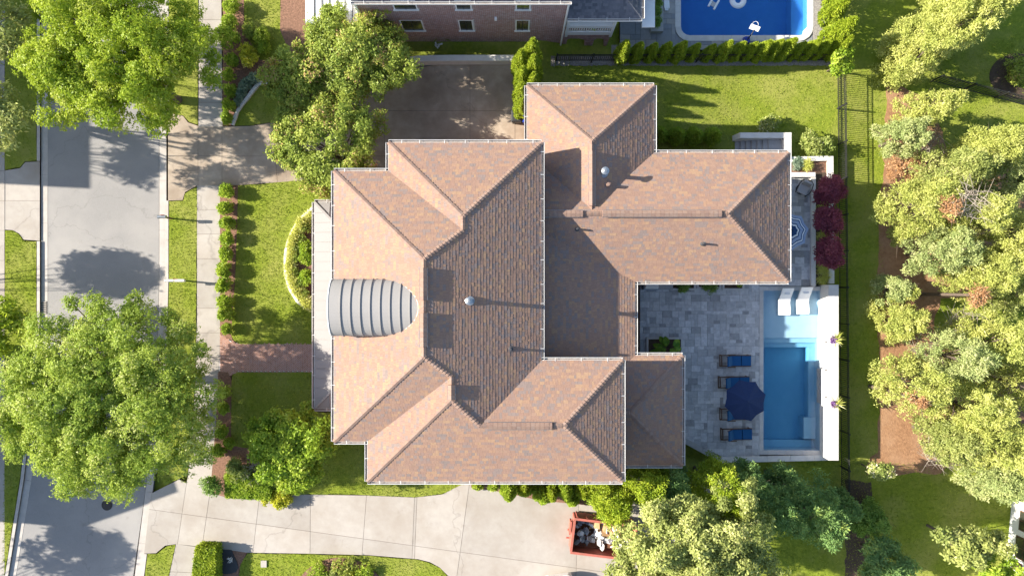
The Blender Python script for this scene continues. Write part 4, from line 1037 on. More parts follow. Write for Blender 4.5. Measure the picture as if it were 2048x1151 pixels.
# ================================================================ HOUSES BEYOND THE FRAME (they throw the long shadows on the street)
def far_house(label, corners, z, zr, rot=0):
    root = thing('house', label, 'house', (corners[0][0], corners[0][1], 0))
    m = MB(); m.prism(corners, -.3, z); m.build('wall', M['house_wall'], root)
    (x0, y0), (x1, y1), (x2, y2), (x3, y3) = corners; a = Vector(((x0 + x1) / 2, (y0 + y1) / 2, zr)); b = Vector(((x2 + x3) / 2, (y2 + y3) / 2, zr))
    P = [Vector((x, y, z + .01)) for x, y in corners]; m = MB()
    m.poly([P[1], P[2], b, a]); m.poly([P[3], P[0], a, b]); m.poly([P[0], P[1], a]); m.poly([P[2], P[3], b]); m.build('roof', M['slate_roof'], root, tint=True)
sl = 1 / math.tan(SUN_EL)
def shadow_src(px, py, z):
    w = W(px, py, 0); return (w.x - math.cos(SUN_AZ) * sl * z, w.y + math.sin(SUN_AZ) * sl * z)
ax, ay = shadow_src(172, 376, 9.0)
far_house('house across the street with its roof ridge along the street', [(ax - 6, ay), (ax + 6, ay), (ax + 6, ay + 16), (ax - 6, ay + 16)], 5.6, 9.0)
ax, ay = shadow_src(359, 983, 7.5); bx, by = shadow_src(149, 1057, 7.5); d = Vector((bx - ax, by - ay)); n = Vector((d.y, -d.x)).normalized() * 9
far_house('second house across the street, turned with the bend', [(bx, by), (ax, ay), (ax + n.x, ay + n.y), (bx + n.x, by + n.y)], 7.45, 7.5)

# ================================================================ VEGETATION
LM = {
 'maple': leafmat('maple_leaf', (.25, .36, .025), (.43, .51, .045), (.56, .58, .14), trans=.45),
 'ash': leafmat('ash_leaf', (.26, .37, .05), (.43, .51, .085), (.58, .60, .22), trans=.45),
 'crape': leafmat('crape_leaf', (.22, .30, .05), (.42, .47, .085), (.50, .31, .15), trans=.36),
 'garden': leafmat('garden_leaf', (.22, .35, .03), (.40, .50, .05), (.50, .56, .10), trans=.42),
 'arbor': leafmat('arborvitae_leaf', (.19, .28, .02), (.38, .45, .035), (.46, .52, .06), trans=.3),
 'boxw': leafmat('boxwood_leaf', (.15, .27, .05), (.30, .43, .09), None, trans=.28),
 'pine': leafmat('pine_needle', (.33, .38, .085), (.53, .54, .15), (.63, .61, .23), trans=.34),
 'pine_b': leafmat('pine_needle_blue', (.28, .35, .12), (.47, .51, .20), (.58, .58, .28), trans=.34),
 'cedar': leafmat('cedar_spray', (.13, .24, .075), (.25, .37, .105), (.42, .49, .12), trans=.3),
 'olive': leafmat('olive_leaf', (.24, .29, .075), (.43, .46, .14), (.56, .54, .22), trans=.36),
 'red': leafmat('red_maple_leaf', (.19, .045, .075), (.36, .085, .11), (.55, .18, .17), trans=.36),
 'yellow': leafmat('yellow_leaf', (.42, .44, .03), (.62, .60, .06), (.66, .64, .15), trans=.35),
 'lily': leafmat('lily_leaf', (.50, .54, .09), (.70, .69, .22), (.82, .78, .42), trans=.35),
 'rust': leafmat('dead_needle', (.36, .19, .09), (.52, .30, .15), (.58, .40, .24), trans=.25),
 'white': leafmat('pale_blossom', (.24, .32, .07), (.42, .45, .13), (.76, .70, .48), trans=.35),
 'hosta': leafmat('hosta_leaf', (.18, .27, .18), (.32, .40, .28), None, trans=.3),
 'bigleaf': leafmat('big_leaf', (.09, .22, .03), (.24, .38, .045), None, trans=.3),
 'purple': leafmat('purple_flower', (.18, .08, .26), (.30, .18, .38), None, trans=.2),
}
ORD = ['first', 'second', 'third', 'fourth', 'fifth', 'sixth', 'seventh', 'eighth', 'ninth', 'tenth', 'eleventh', 'twelfth', 'thirteenth', 'fourteenth', 'fifteenth', 'sixteenth', 'seventeenth', 'eighteenth']
def unit(a): return a / np.maximum(np.linalg.norm(a, axis=1, keepdims=True), 1e-6)
def leaves(P, N, k, L, Wd, a0, a1, tint, jit=.35, flop=0.0):
    """k leaves radiating from each point: kite-shaped blades"""
    n = len(P); P = np.repeat(P, k, 0); N = np.repeat(N, k, 0); tint = np.repeat(tint, k)
    m = n * k
    ref = unit(rng.normal(size=(m, 3))); t1 = unit(np.cross(N, ref)); t2 = np.cross(N, t1)
    ph = rng.uniform(0, 2 * np.pi, m); al = rng.uniform(a0, a1, m)
    d = (t1 * np.cos(ph)[:, None] + t2 * np.sin(ph)[:, None]) * np.cos(al)[:, None] + N * np.sin(al)[:, None]
    s = unit(np.cross(N + .5 * rng.normal(size=(m, 3)), d))
    ln = L * rng.uniform(.65, 1.25, m); w = Wd * rng.uniform(.7, 1.2, m)
    b = P + rng.normal(size=(m, 3)) * L * jit
    mid = b + d * (ln * .45)[:, None]; tip = b + d * ln[:, None]; tip[:, 2] -= flop * ln
    V = np.stack([b, mid + s * (w / 2)[:, None], tip, mid - s * (w / 2)[:, None]], 1).reshape(-1, 3)
    return V, np.clip(tint + rng.normal(0, .16, m), 0, 1)
def lobes_in(c, rx, ry, rz, n, r0, r1, bias=0.0, hollow=.35, irr=1.0):
    """centres and radii of foliage clumps filling an ellipsoid"""
    out = []; tries = 0; f1, f2, f3 = rng.uniform(0, 6.28, 3)
    while len(out) < n and tries < n * 60:
        tries += 1
        d = unit(rng.normal(size=(1, 3)))[0]; az = math.atan2(d[1], d[0]); q = rng.uniform(hollow, 1) ** .6 * (1 - .06 * irr + irr * (.12 * math.sin(3 * az + f1) + .09 * math.sin(5 * az + f2) + .07 * math.sin(9 * az + f3)))
        if d[2] < -.55: continue
        r = rng.uniform(r0, r1); p = np.array([d[0] * (rx - r * .6) * q, d[1] * (ry - r * .6) * q, d[2] * (rz - r * .5) * q + bias])
        out.append((p[0] + c[0], p[1] + c[1], p[2] + c[2], r))
    return np.array(out)
def on_lobes(lb, per, up=.35, squash=.75):
    """points on the outside of the clumps, those buried in another clump dropped"""
    n = len(lb) * per; idx = np.repeat(np.arange(len(lb)), per)
    d = unit(rng.normal(size=(n, 3))); d[:, 2] = np.abs(d[:, 2]) * np.where(rng.random(n) < .8, 1, -1)
    rr = lb[idx, 3] * rng.uniform(.55, 1.22, n)
    off = d * rr[:, None]; off[:, 2] *= squash
    P = lb[idx, :3] + off; keep = np.ones(n, bool)
    for j in range(len(lb)):
        q = P - lb[j, :3]; q[:, 2] /= squash
        keep &= ~((np.einsum('ij,ij->i', q, q) < (lb[j, 3] * .5) ** 2) & (idx != j))
    N = unit(d + np.array([0, 0, up]))
    ltint = rng.uniform(.15, .85, len(lb))
    return P[keep], N[keep], ltint[idx][keep]
def foliage(name, V, t, mat, root):
    return np_mesh(name, V, np.arange(len(V)).reshape(-1, 4), mat, root, t)
def limbs(root, base, z_fork, tips, r0, name='trunk', mat=None, bend=.25):
    m = MB(); b = Vector(base); f = Vector((base[0], base[1], z_fork))
    m.tube([b, b.lerp(f, .5) + Vector((R.uniform(-.05, .05), R.uniform(-.05, .05), 0)), f], [r0 * 1.25, r0, r0 * .8], 8)
    for t in tips:
        t = Vector(t); mid = f.lerp(t, .5) + Vector((R.uniform(-bend, bend), R.uniform(-bend, bend), R.uniform(0, bend)))
        m.tube([f, f.lerp(mid, .5) + Vector((0, 0, bend * .3)), mid, t], [r0 * .55, r0 * .42, r0 * .28, r0 * .08], 5)
        for _ in range(2):
            e = mid.lerp(t, R.uniform(.1, .6)); g = e + (t - f).normalized() * R.uniform(.4, .9) * bend * 4 + Vector((R.uniform(-1, 1), R.uniform(-1, 1), R.uniform(-.2, .5))) * bend * 2
            m.tube([e, e.lerp(g, .5), g], [r0 * .2, r0 * .13, r0 * .04], 4)
    return m.build(name, mat or M['bark'], root)
def tree(name, label, cat, cpx, rx, H_, zmid, hz, style, mat, nl, lr, per, group=None, ry=None, base=None, z0=0.0, r0=.18, k=6, L=.26, Wd=.13, a=(-.3, .7), up=.35, flop=.15, hollow=.35, limb_n=10, fork=.35, irr=1.0):
    """tree whose crown centre is seen at photo pixel cpx at height zmid; rx, ry in metres"""
    c = W(cpx[0], cpx[1], zmid); ry = ry or rx
    bx, by = (c.x, c.y) if base is None else tuple(W(base[0], base[1], z0))[:2]
    root = thing(name, label, cat, (bx, by, z0), group)
    lb = lobes_in((c.x, c.y, zmid), rx, ry, hz, nl, *lr, hollow=hollow, irr=irr)
    P, N, t = on_lobes(lb, per, up)
    out = unit(P - np.array([c.x, c.y, zmid - hz * .6])); N = unit(N + .5 * out)
    V, tt = leaves(P, N, k, L, Wd, a[0], a[1], t, flop=flop)
    foliage('crown', V, tt, LM[mat], root)
    far = lb[rng.permutation(len(lb))[:limb_n]]
    limbs(root, (bx, by, z0 - .2), z0 + (zmid - z0) * fork * 1.2, [(q[0], q[1], q[2]) for q in far], r0)
    return root
# ---- the two street maples and their neighbours
tree('maple_tree', 'huge round bright green maple over the street, left of the brick walk', 'tree', (222, 796), 6.6, 12, 5.3, 3.0, '', 'ash', 360, (.42, .8), 88, ry=6.1, base=(352, 752), r0=.26, k=7, L=.145, Wd=.068, limb_n=18, irr=.35, hollow=.1)
tree('maple_tree', 'big yellow green maple over the street at the top left corner', 'tree', (230, 108), 5.85, 12, 5.5, 2.9, '', 'maple', 300, (.40, .75), 88, ry=5.2, base=(356, 200), r0=.24, k=7, L=.145, Wd=.0685, limb_n=16, irr=.6, hollow=.1)
tree('street_tree', 'sparse olive tree reaching in from the left edge over the dark verge', 'tree', (-30, 60), 2.6, 8, 5.5, 1.5, '', 'olive', 16, (.4, .8), 70, base=(-60, 90), r0=.16, k=6, L=.26, Wd=.09, limb_n=10)
tree('street_tree', 'thin branched tree at the left edge beside the driveway apron', 'tree', (-20, 235), 2.4, 8, 5.5, 1.4, '', 'olive', 14, (.4, .8), 70, base=(-50, 230), r0=.16, k=6, L=.26, Wd=.1, limb_n=9)
tree('street_tree', 'low spreading tree at the left edge just above the big round maple', 'tree', (0, 655), 1.7, 5, 3.6, 1.0, '', 'maple', 10, (.4, .7), 70, base=(-15, 650), r0=.12, k=6, L=.26, Wd=.12)
# trees standing just west of the frame whose shadows lie across the street
tree('street_tree', 'leafy street tree west of the frame, shading the road above the big maple', 'tree', (-350, 503), 2.7, 9, 6.0, 1.5, '', 'ash', 70, (.2, .48), 22, ry=1.7, base=(-360, 560), r0=.09, k=5, L=.24, Wd=.13, limb_n=7)
tree('street_tree', 'thin branched street tree west of the frame, shading the road by the apron', 'tree', (-402, 212), 1.3, 9, 7.0, 1.1, '', 'ash', 38, (.16, .36), 18, ry=2.5, base=(-270, 262), r0=.14, k=5, L=.24, Wd=.13, limb_n=12, irr=1.6)
tree('street_tree', 'leafy street tree west of the frame, shading the road at the bottom', 'tree', (-416, 1150), 2.6, 9, 6.0, 1.5, '', 'ash', 66, (.2, .48), 22, ry=1.8, base=(-400, 1240), r0=.09, k=5, L=.24, Wd=.13, limb_n=7)
# crape myrtles beside the north drive
tree('crape_myrtle', 'wide crape myrtle with reddish tips in front of the brick house', 'tree', (706, 108), 4.2, 5, 3.4, 1.8, '', 'crape', 170, (.28, .58), 60, ry=3.0, base=(725, 165), r0=.12, k=5, L=.155, Wd=.085, flop=.05, limb_n=14)
tree('crape_myrtle', 'crape myrtle with reddish tips between the driveway and the house corner', 'tree', (664, 296), 3.45, 5, 3.4, 1.8, '', 'crape', 150, (.28, .58), 60, ry=3.3, base=(700, 330), r0=.12, k=5, L=.155, Wd=.085, flop=.05, limb_n=14)
tree('crape_myrtle', 'darker crape myrtle shaded by its taller neighbour over the side lawn', 'tree', (630, 182), 3.3, 4, 2.4, 1.4, '', 'crape', 130, (.28, .55), 60, ry=2.6, base=(630, 195), r0=.1, k=5, L=.155, Wd=.085, flop=.05, limb_n=10)
# tree in the front yard south of the brick walk
tree('dogwood_tree', 'rounded mid green tree on the front lawn beside the house corner', 'tree', (580, 890), 2.7, 5, 3.2, 1.9, '', 'garden', 120, (.28, .55), 70, ry=2.55, base=(606, 872), r0=.12, k=6, L=.19, Wd=.11, limb_n=12)

# ---- evergreens and others in the rear yards
ZB = -1.8
def pine(label, px, py, rpx, zmid, hz, mat='pine', nl=46, per=60, group=None, ry=None, L=.16, name='pine_tree', cat='tree', lr=None, k=5, Wd=.06, cone=.62, ground=False):
    r = rpx * (H - zmid) / FPX; c = G(px, py) if ground else W(px, py, zmid); full = ground; zt = zmid + hz; root = thing(name, label, cat, (c.x, c.y, ZB + DZ * 0), group)
    nl = int(nl * 2.6); lr = lr or (max(.14, r * .10), max(.24, r * .21)); lb = []; f1, f2 = rng.uniform(0, 6.28, 2)
    while len(lb) < nl:
        t = rng.random() ** 1.15; az = rng.uniform(0, 6.283); rr = r * (1.08 - cone * t) * (1 + .16 * math.sin(3 * az + f1) + .12 * math.sin(5 * az + f2)) * rng.uniform(.35, 1) ** .5
        q = rng.uniform(*lr) * (1.15 - .45 * t); zlo = ZB if full else max(ZB, zmid - hz * 1.25); z = zlo + .3 + (zt - zlo - .3) * t
        lb.append((c.x + (rr - q * .5) * math.cos(az), c.y + (rr - q * .5) * math.sin(az), z, q))
    lb.append((c.x, c.y, zt - .1, lr[0])); lb = np.array(lb)
    P, N, t = on_lobes(lb, int(per * .72), .45); N = unit(N + .35 * rng.normal(size=N.shape))
    V, tt = leaves(P, N, k, L, Wd, .05, 1.1, t, jit=.4); foliage('crown', V, tt, LM[mat], root)
    limbs(root, (c.x, c.y, ZB - .2), max(ZB + .4, zmid - hz * .7), [tuple(q[:3]) for q in lb[rng.permutation(len(lb))[:9]]], .1)
    return root
pine('yellow green evergreen at the upper right, behind the others in its clump', 1915, 0, 62, 5.0, 3.0, nl=50, ground=True, cone=.5, name='evergreen_tree', cat='evergreen')
PG = 'evergreens massed along the right edge'
pine('tall soft yellow green evergreen at the top right, nearest the fence corner', 1790, 126, 66, 4.2, 2.6, nl=60, ground=True, cone=.5, name='evergreen_tree', cat='evergreen')
pine('tall yellow green evergreen in the middle of the top right clump', 1822, 84, 68, 5.0, 3.2, nl=64, ground=True, cone=.5, name='evergreen_tree', cat='evergreen')
pine('tall evergreen at the far top right corner of the picture', 1868, 40, 64, 5.0, 3.2, nl=60, ground=True, cone=.5, name='evergreen_tree', cat='evergreen')
pine('small pale conical pine casting a long shadow on the far lawn', 1862, 218, 42, 1.6, 2.4, nl=34, per=45)
pine('small bluish pine beside the pine straw bed below the pale conical one', 1812, 272, 46, 1.2, 1.6, 'pine_b', 34, 45)
mass = [(1835, 405, 72, 3.6, 2.2, 'pine'), (1905, 340, 66, 3.8, 2.2, 'olive'), (1975, 300, 66, 3.8, 2.2, 'pine'), (2035, 350, 62, 4.0, 2.2, 'pine_b'), (1940, 430, 70, 4.2, 2.4, 'pine'),
        (2020, 470, 72, 4.2, 2.4, 'pine'), (1880, 500, 66, 3.4, 2.2, 'pine_b'), (1965, 540, 76, 3.8, 2.4, 'pine'), (2040, 580, 66, 3.8, 2.2, 'olive'),
        (1820, 770, 70, 3.4, 2.2, 'pine'), (1900, 715, 74, 3.8, 2.4, 'pine_b'), (1985, 690, 78, 4.0, 2.5, 'pine'), (2045, 770, 72, 4.0, 2.4, 'pine'), (1925, 810, 78, 4.2, 2.5, 'pine'),
        (1890, 880, 56, 3.2, 2.0, 'olive'), (1975, 880, 82, 4.4, 2.6, 'pine'), (2045, 930, 76, 4.2, 2.4, 'pine'), (1985, 960, 58, 3.4, 2.0, 'pine_b')]
for k_, (px, py, rp, zm, hz, mt) in enumerate(mass): pine(f"{ORD[k_ if py < 600 else k_ - 9]} {dict(pine='feathery yellow green', pine_b='pale blue green', olive='pale olive')[mt]} evergreen in the {'upper' if py < 600 else 'lower'} right thicket, {'at the picture edge' if px > 2010 else ('in its middle' if px > 1900 else 'at its inner side')}", px + 16, py, rp * .88, zm - .9, hz, mt, 44, 42, PG, L=.175)
pine('small bluish evergreen in the shade on the pine straw', 1788, 578, 30, .2, 1.4, 'pine_b', 20, 45)
pine('small lone evergreen standing on the sunlit pine straw', 1806, 642, 42, .4, 1.8, 'pine', 30, 50)
pine('tiny sunlit evergreen beside the shaded bluish one', 1812, 585, 17, .6, 1.0, 'pine', 9, 45)
pine('tiny green sapling at the edge of the fence shadow', 1800, 470, 18, -.4, .8, 'pine', 9, 40)
pine('small dark evergreen beyond the fence end at the lower lawn', 1738, 1038, 36, -.2, 1.4, 'boxw', 24, 50)
pine('rusty half dead evergreen with brown needles in the upper thicket', 1905, 415, 24, 4.9, .5, 'rust', 6, 22, lr=(.14, .3))
pine('rusty brown shrub on the pine straw near the upper thicket', 1815, 335, 38, -.6, .8, 'rust', 14, 22, name='dead_shrub', cat='shrub')
pine('rusty brown patch of dying evergreen low in the thicket', 1960, 590, 22, 4.2, .5, 'rust', 6, 22, lr=(.14, .3))
pine('brown dead shrub beside the lower evergreens', 1842, 800, 18, 3.9, .5, 'rust', 5, 22, lr=(.14, .28))
# deciduous at the lower right and bottom
tree('young_tree', 'leafy young tree with bare lower branches beside the white house', 'tree', (1935, 1095), 2.1, 0, 2.2, 1.2, '', 'olive', 30, (.2, .42), 45, ry=1.4, irr=2.2, z0=ZB, r0=.08, k=6, L=.22, Wd=.12, limb_n=12)
tree('young_tree', 'leafy young tree at the bottom right corner', 'tree', (2000, 1150), 1.7, 0, 2.2, 1.2, '', 'garden', 26, (.2, .42), 45, irr=2.2, z0=ZB, r0=.08, k=6, L=.22, Wd=.12)
tree('young_tree', 'shaded green tree at the bottom edge near the lower lawn', 'tree', (1770, 1125), 1.6, 0, 1.2, 1.2, '', 'cedar', 34, (.22, .45), 50, irr=1.5, z0=ZB, r0=.08, k=6, L=.22, Wd=.1)
tree('young_tree', 'small pale leaved sapling by the end of the black fence', 'tree', (1762, 946), .85, 0, .6, .5, '', 'white', 9, (.2, .35), 45, z0=ZB, r0=.04, k=6, L=.16, Wd=.09, limb_n=5)
tree('young_tree', 'small leafy tree at the corner of the black fence and arborvitae row', 'tree', (1683, 122), 1.0, 0, .2, .6, '', 'garden', 10, (.25, .4), 45, z0=ZB, r0=.04, k=6, L=.18, Wd=.11, limb_n=6)
# cedars and trees along the south side of the house
CD = dict(name='cedar_tree', cat='evergreen')
for px, py, rp, zm, hz, mt, lab in [(1222, 1000, 50, 3.2, 2.2, 'arbor', 'soft yellow green evergreen beside the open dumpster'), (1290, 965, 52, 3.4, 2.4, 'arbor', 'soft yellow green evergreen below the shaded porch roof'),
        (1345, 965, 42, 3.0, 2.0, 'cedar', 'dark green evergreen half shaded by the porch roof'), (1440, 985, 55, 4.2, 2.6, 'arbor', 'bright topped evergreen nearest the pool terrace corner'),
        (1505, 975, 40, 3.2, 2.0, 'cedar', 'dark green evergreen in the row south of the pool terrace'), (1555, 1020, 58, 3.6, 2.4, 'cedar', 'dense dark green evergreen left of the last one in the row'),
        (1630, 1030, 64, 3.6, 2.6, 'cedar', 'rounded dark green evergreen at the end of the row by the fence'), (1585, 980, 34, 2.6, 1.8, 'cedar', 'small dark evergreen behind the two rounded ones'), (1690, 1010, 22, .6, 1.4, 'cedar', 'low dark shrub filling the corner by the fence end')]:
    pine(lab, px, py, rp, zm, hz, mt, 46, 44, L=.165, k=5, Wd=.06, **CD)
tree('elm_tree', 'large pale leaved tree overhanging the dumpster and driveway', 'tree', (1395, 1085), 4.0, 0, 6.4, 2.6, '', 'olive', 190, (.28, .6), 60, ry=3.5, irr=2.0, z0=-1.0, r0=.2, k=5, L=.17, Wd=.09, limb_n=16)
tree('elm_tree', 'pale leaved tree at the bottom edge right of the dumpster', 'tree', (1470, 1120), 2.8, 0, 6.0, 2.0, '', 'olive', 90, (.28, .6), 60, irr=1.8, z0=-1.2, r0=.18, k=5, L=.17, Wd=.09, limb_n=10)
tree('elm_tree', 'pale leaved tree at the bottom edge behind the white car', 'tree', (1290, 1140), 2.2, 0, 4.6, 1.6, '', 'olive', 65, (.26, .55), 60, irr=1.8, z0=-.2, r0=.16, k=5, L=.17, Wd=.09, limb_n=10)

# ---- clipped and conical shrubs
def cone_mesh(rad, h, n, seed_tint=.5, ridge=True):
    t = rng.random(n) ** .8; th = rng.uniform(0, 2 * np.pi, n)
    pr = np.interp(t, [0, .12, .35, .6, .85, 1], [.55, .88, 1.0, .74, .32, .03]) * rad
    pr = pr * (1 + .12 * np.sin(th * 5 + t * 9 + rng.uniform(0, 6)) + .08 * np.sin(t * 24 + th * 3))
    P = np.stack([pr * np.cos(th), pr * np.sin(th), t * h], 1)
    N = unit(np.stack([np.cos(th), np.sin(th), .55 + .6 * t], 1))
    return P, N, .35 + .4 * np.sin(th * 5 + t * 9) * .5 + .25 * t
def shrub_proto(name, label, cat, group, loc, kind, r, h, mat, n, k=4, L=.12, Wd=.06):
    root = thing(name, label, cat, loc, group); o = np.array(loc) + np.array([0, 0, 0.])
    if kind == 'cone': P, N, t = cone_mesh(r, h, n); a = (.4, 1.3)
    else:
        lb = lobes_in((0, 0, h * .5), r, r, h * .5, 16 if kind == 'loose' else 9, r * (.3 if kind == 'loose' else .45), r * (.5 if kind == 'loose' else .65), hollow=.2)
        P, N, t = on_lobes(lb, n // len(lb), .4, .9); P[:, 2] = np.maximum(P[:, 2], .03); a = (-.2, 1.0)
    V, tt = leaves(P + o, N, k, L, Wd, a[0], a[1], t, jit=.2)
    foliage('foliage', V, tt, LM[mat], root)
    m = MB(); m.tube([Vector(loc) - Vector((0, 0, .1)), Vector(loc) + Vector((0, 0, h * .55))], [.05, .02], 5); m.build('stem', M['bark'], root)
    return root
def repeat(protos, spots, label_fn):
    used = [False] * len(protos)
    for i, (px, py, sc_) in enumerate(spots):
        p = protos[i % len(protos)]; w = G(px, py) if py < 330 and px > 1060 else W(px, py, 0)
        if not used[i % len(protos)]:
            used[i % len(protos)] = True; p.location = w; p.scale = (sc_, sc_, sc_); p['label'] = label_fn(i)
        else: copy_thing(p, w, R.uniform(0, 6), sc_, label_fn(i))
# arborvitae screen round the neighbour's pool
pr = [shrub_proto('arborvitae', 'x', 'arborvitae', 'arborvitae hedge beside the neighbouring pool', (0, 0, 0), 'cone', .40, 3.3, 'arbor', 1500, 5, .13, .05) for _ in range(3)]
row = [(1238, 120, 1.0), (1266, 120, .92), (1294, 119, .86), (1320, 119, .9), (1347, 119, .95), (1376, 118, .82), (1407, 118, .78), (1433, 118, .95), (1460, 117, .88), (1484, 117, .86), (1506, 117, .95), (1528, 116, .95), (1551, 115, 1.0), (1576, 115, .82), (1599, 114, .92), (1622, 113, .88), (1640, 108, .95), (1652, 113, 1.05)]
repeat(pr, row, lambda i: f'{ORD[i]} pointed arborvitae from the left in the row below the blue pool')
row2 = [(1643, 92, 1.35), (1640, 48, 1.15), (1648, 18, 1.3), (1652, -20, 1.3)]
for (px, py, s_), lb in zip(row2, ('largest bright arborvitae at the corner of the hedge beside the pool gravel', 'bright arborvitae by the pool gravel, next above the largest corner one', 'bright arborvitae at the top edge beside the pool gravel', 'bright arborvitae partly cut by the top edge of the picture')):
    copy_thing(pr[0], G(px, py), R.uniform(0, 6), (s_ * 1.15, s_ * 1.15, s_), lb)['group'] = 'arborvitae hedge beside the neighbouring pool'
# clump at the end of the parking court
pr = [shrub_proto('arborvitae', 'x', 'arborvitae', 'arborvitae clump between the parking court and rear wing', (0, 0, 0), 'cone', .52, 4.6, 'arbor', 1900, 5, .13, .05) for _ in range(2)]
repeat(pr, [(1041, 148, .92), (1044, 178, .9), (1042, 205, .86), (1042, 232, .82), (1062, 132, 1.0), (1064, 160, .98), (1064, 188, .9)], lambda i: f'{ORD[i if i < 4 else i - 4]} bright arborvitae from the top in the {"left" if i < 4 else "right"} column beside the parking court')
# small arborvitae by the rear wing
pr = [shrub_proto('conical_shrub', 'x', 'shrub', 'four conical shrubs along the north wall of the rear wing', (0, 0, 0), 'cone', .5, 1.7, 'garden', 1100, 5, .11, .045)]
for i, (px, py) in enumerate([(1312, 274), (1348, 277), (1383, 277), (1419, 277)]):
    lab = ['leftmost conical green shrub, touching the rear roof edge', 'second conical green shrub from the roof edge by the lawn', 'third conical green shrub from the roof edge by the lawn', 'last conical green shrub, nearest the garden stairs'][i]
    if i == 0: pr[0].location = G(px, py); pr[0]['label'] = lab
    else: copy_thing(pr[0], G(px, py), i * 1.3, 1.0, lab)
# low shrubs along the pavement
pr = [shrub_proto('pavement_shrub', 'x', 'shrub', 'shrubs in the mulch strip along the pavement', (0, 0, 0), 'loose', .44, .75, 'garden', 420, 6, .15, .07) for _ in range(3)]
ys = [382, 415, 449, 479, 510, 540, 571, 600, 628, 656]
repeat(pr, [(457 + R.uniform(-3, 3), y, .8 if i == 9 else R.uniform(.95, 1.1)) for i, y in enumerate(ys)], lambda i: f'{ORD[i]} small leafy shrub from the driveway in the mulch strip beside the front lawn')
repeat(pr[:0] or [copy_thing(pr[1], (0, 0, 0))], [(452, 780, .9), (450, 815, .85), (446, 860, .9), (442, 895, .95), (462, 885, .8)], lambda i: f'{ORD[i]} small green shrub south of the brick walk in the shaded mulch strip')
# planting at the north end of the pavement
def one(name, label, cat, px, py, kind, r, h, mat, n, k=5, L=.14, Wd=.07, z=0.0, group=None):
    return shrub_proto(name, label, cat, group, tuple(W(px, py, z)), kind, r, h, mat, n, k, L, Wd)
one('clipped_shrub', 'clipped yellow green ball shrub at the top edge beside the pavement', 'shrub', 468, 20, 'ball', .55, .95, 'garden', 900, 5, .1, .05)
one('clipped_shrub', 'smaller clipped yellow green ball shrub, second from the top edge', 'shrub', 466, 48, 'ball', .48, .85, 'garden', 800, 5, .1, .05)
one('leafy_shrub', 'large round leafy shrub overhanging the pavement at the upper left', 'shrub', 463, 82, 'loose', .78, 1.3, 'garden', 900)
one('leafy_shrub', 'bright yellow green shrub in the middle of the mulch bed', 'shrub', 503, 116, 'loose', .68, 1.0, 'yellow', 800, 5, .13, .06)
one('leafy_shrub', 'dark green shrub shaded beside the crape myrtle', 'shrub', 535, 88, 'loose', .75, 1.1, 'garden', 800)
one('leafy_shrub', 'green shrub between the bright one and the large round one', 'shrub', 505, 68, 'loose', .5, .8, 'crape', 500)
for px, py, lab in [(468, 122, 'dark small shrub just below the large round leafy shrub'), (465, 153, 'small green shrub beside the pavement left of the stone edging top'), (464, 184, 'small green shrub beside the pavement level with the stone edging'), (461, 212, 'small dark green shrub near the driveway end of the mulch bed'), (458, 238, 'lowest small shrub at the corner of the driveway and pavement')]:
    one('leafy_shrub', lab, 'shrub', px, py, 'loose', .4, .6, 'garden', 380)
pr = [shrub_proto('hosta', 'x', 'plant', 'hostas inside the stone edging', (0, 0, 0), 'loose', .3, .35, 'hosta', 160, 5, .2, .11)]
repeat(pr, [(488, 178, 1.0), (496, 168, 1.0), (484, 192, .9), (478, 205, .8), (508, 160, 1.1)], lambda i: f'blue green hosta beside the curved stone edging, {ORD[i]} of five')
# semicircular bed by the porch
pr = [shrub_proto('daylily', 'x', 'flower', 'daylilies along the curved edging', (0, 0, 0), 'loose', .30, .42, 'lily', 200, 6, .24, .045)]
lil = [(621, 432), (612, 440), (604, 447), (600, 457), (592, 469), (588, 480), (586, 492), (583, 503), (581, 516), (580, 530), (581, 544), (584, 557), (587, 568), (594, 578), (601, 588), (610, 598), (618, 607)]
repeat(pr, [(x, y, R.uniform(.85, 1.15)) for x, y in [(x + 3.5, y) for x, y in lil]], lambda i: f'{ORD[i]} pale yellow daylily tuft from the top inside the curved stone edging')
pr = [shrub_proto('azalea', 'x', 'shrub', 'dark shrubs in the porch bed', (0, 0, 0), 'loose', .34, .5, 'crape', 260, 6, .11, .055)]
repeat(pr, [(615, 455, 1.0), (605, 476, .95), (598, 496, .9), (594, 518, .85), (592, 545, .9), (600, 566, 1.0), (612, 587, .95)], lambda i: f'{ORD[i]} dark olive shrub from the top in the porch bed behind the daylilies')
for px, py, s_, lab in [(617, 498, .5, 'upper of two bright green shrubs tucked against the porch gutter'), (618, 513, .55, 'middle bright green shrub tucked against the porch gutter'), (617, 554, .48, 'lower bright green shrub tucked against the porch gutter, by bare mulch')]:
    one('bright_shrub', lab, 'shrub', px, py, 'loose', s_, .7, 'garden', 480, 5, .13, .07)
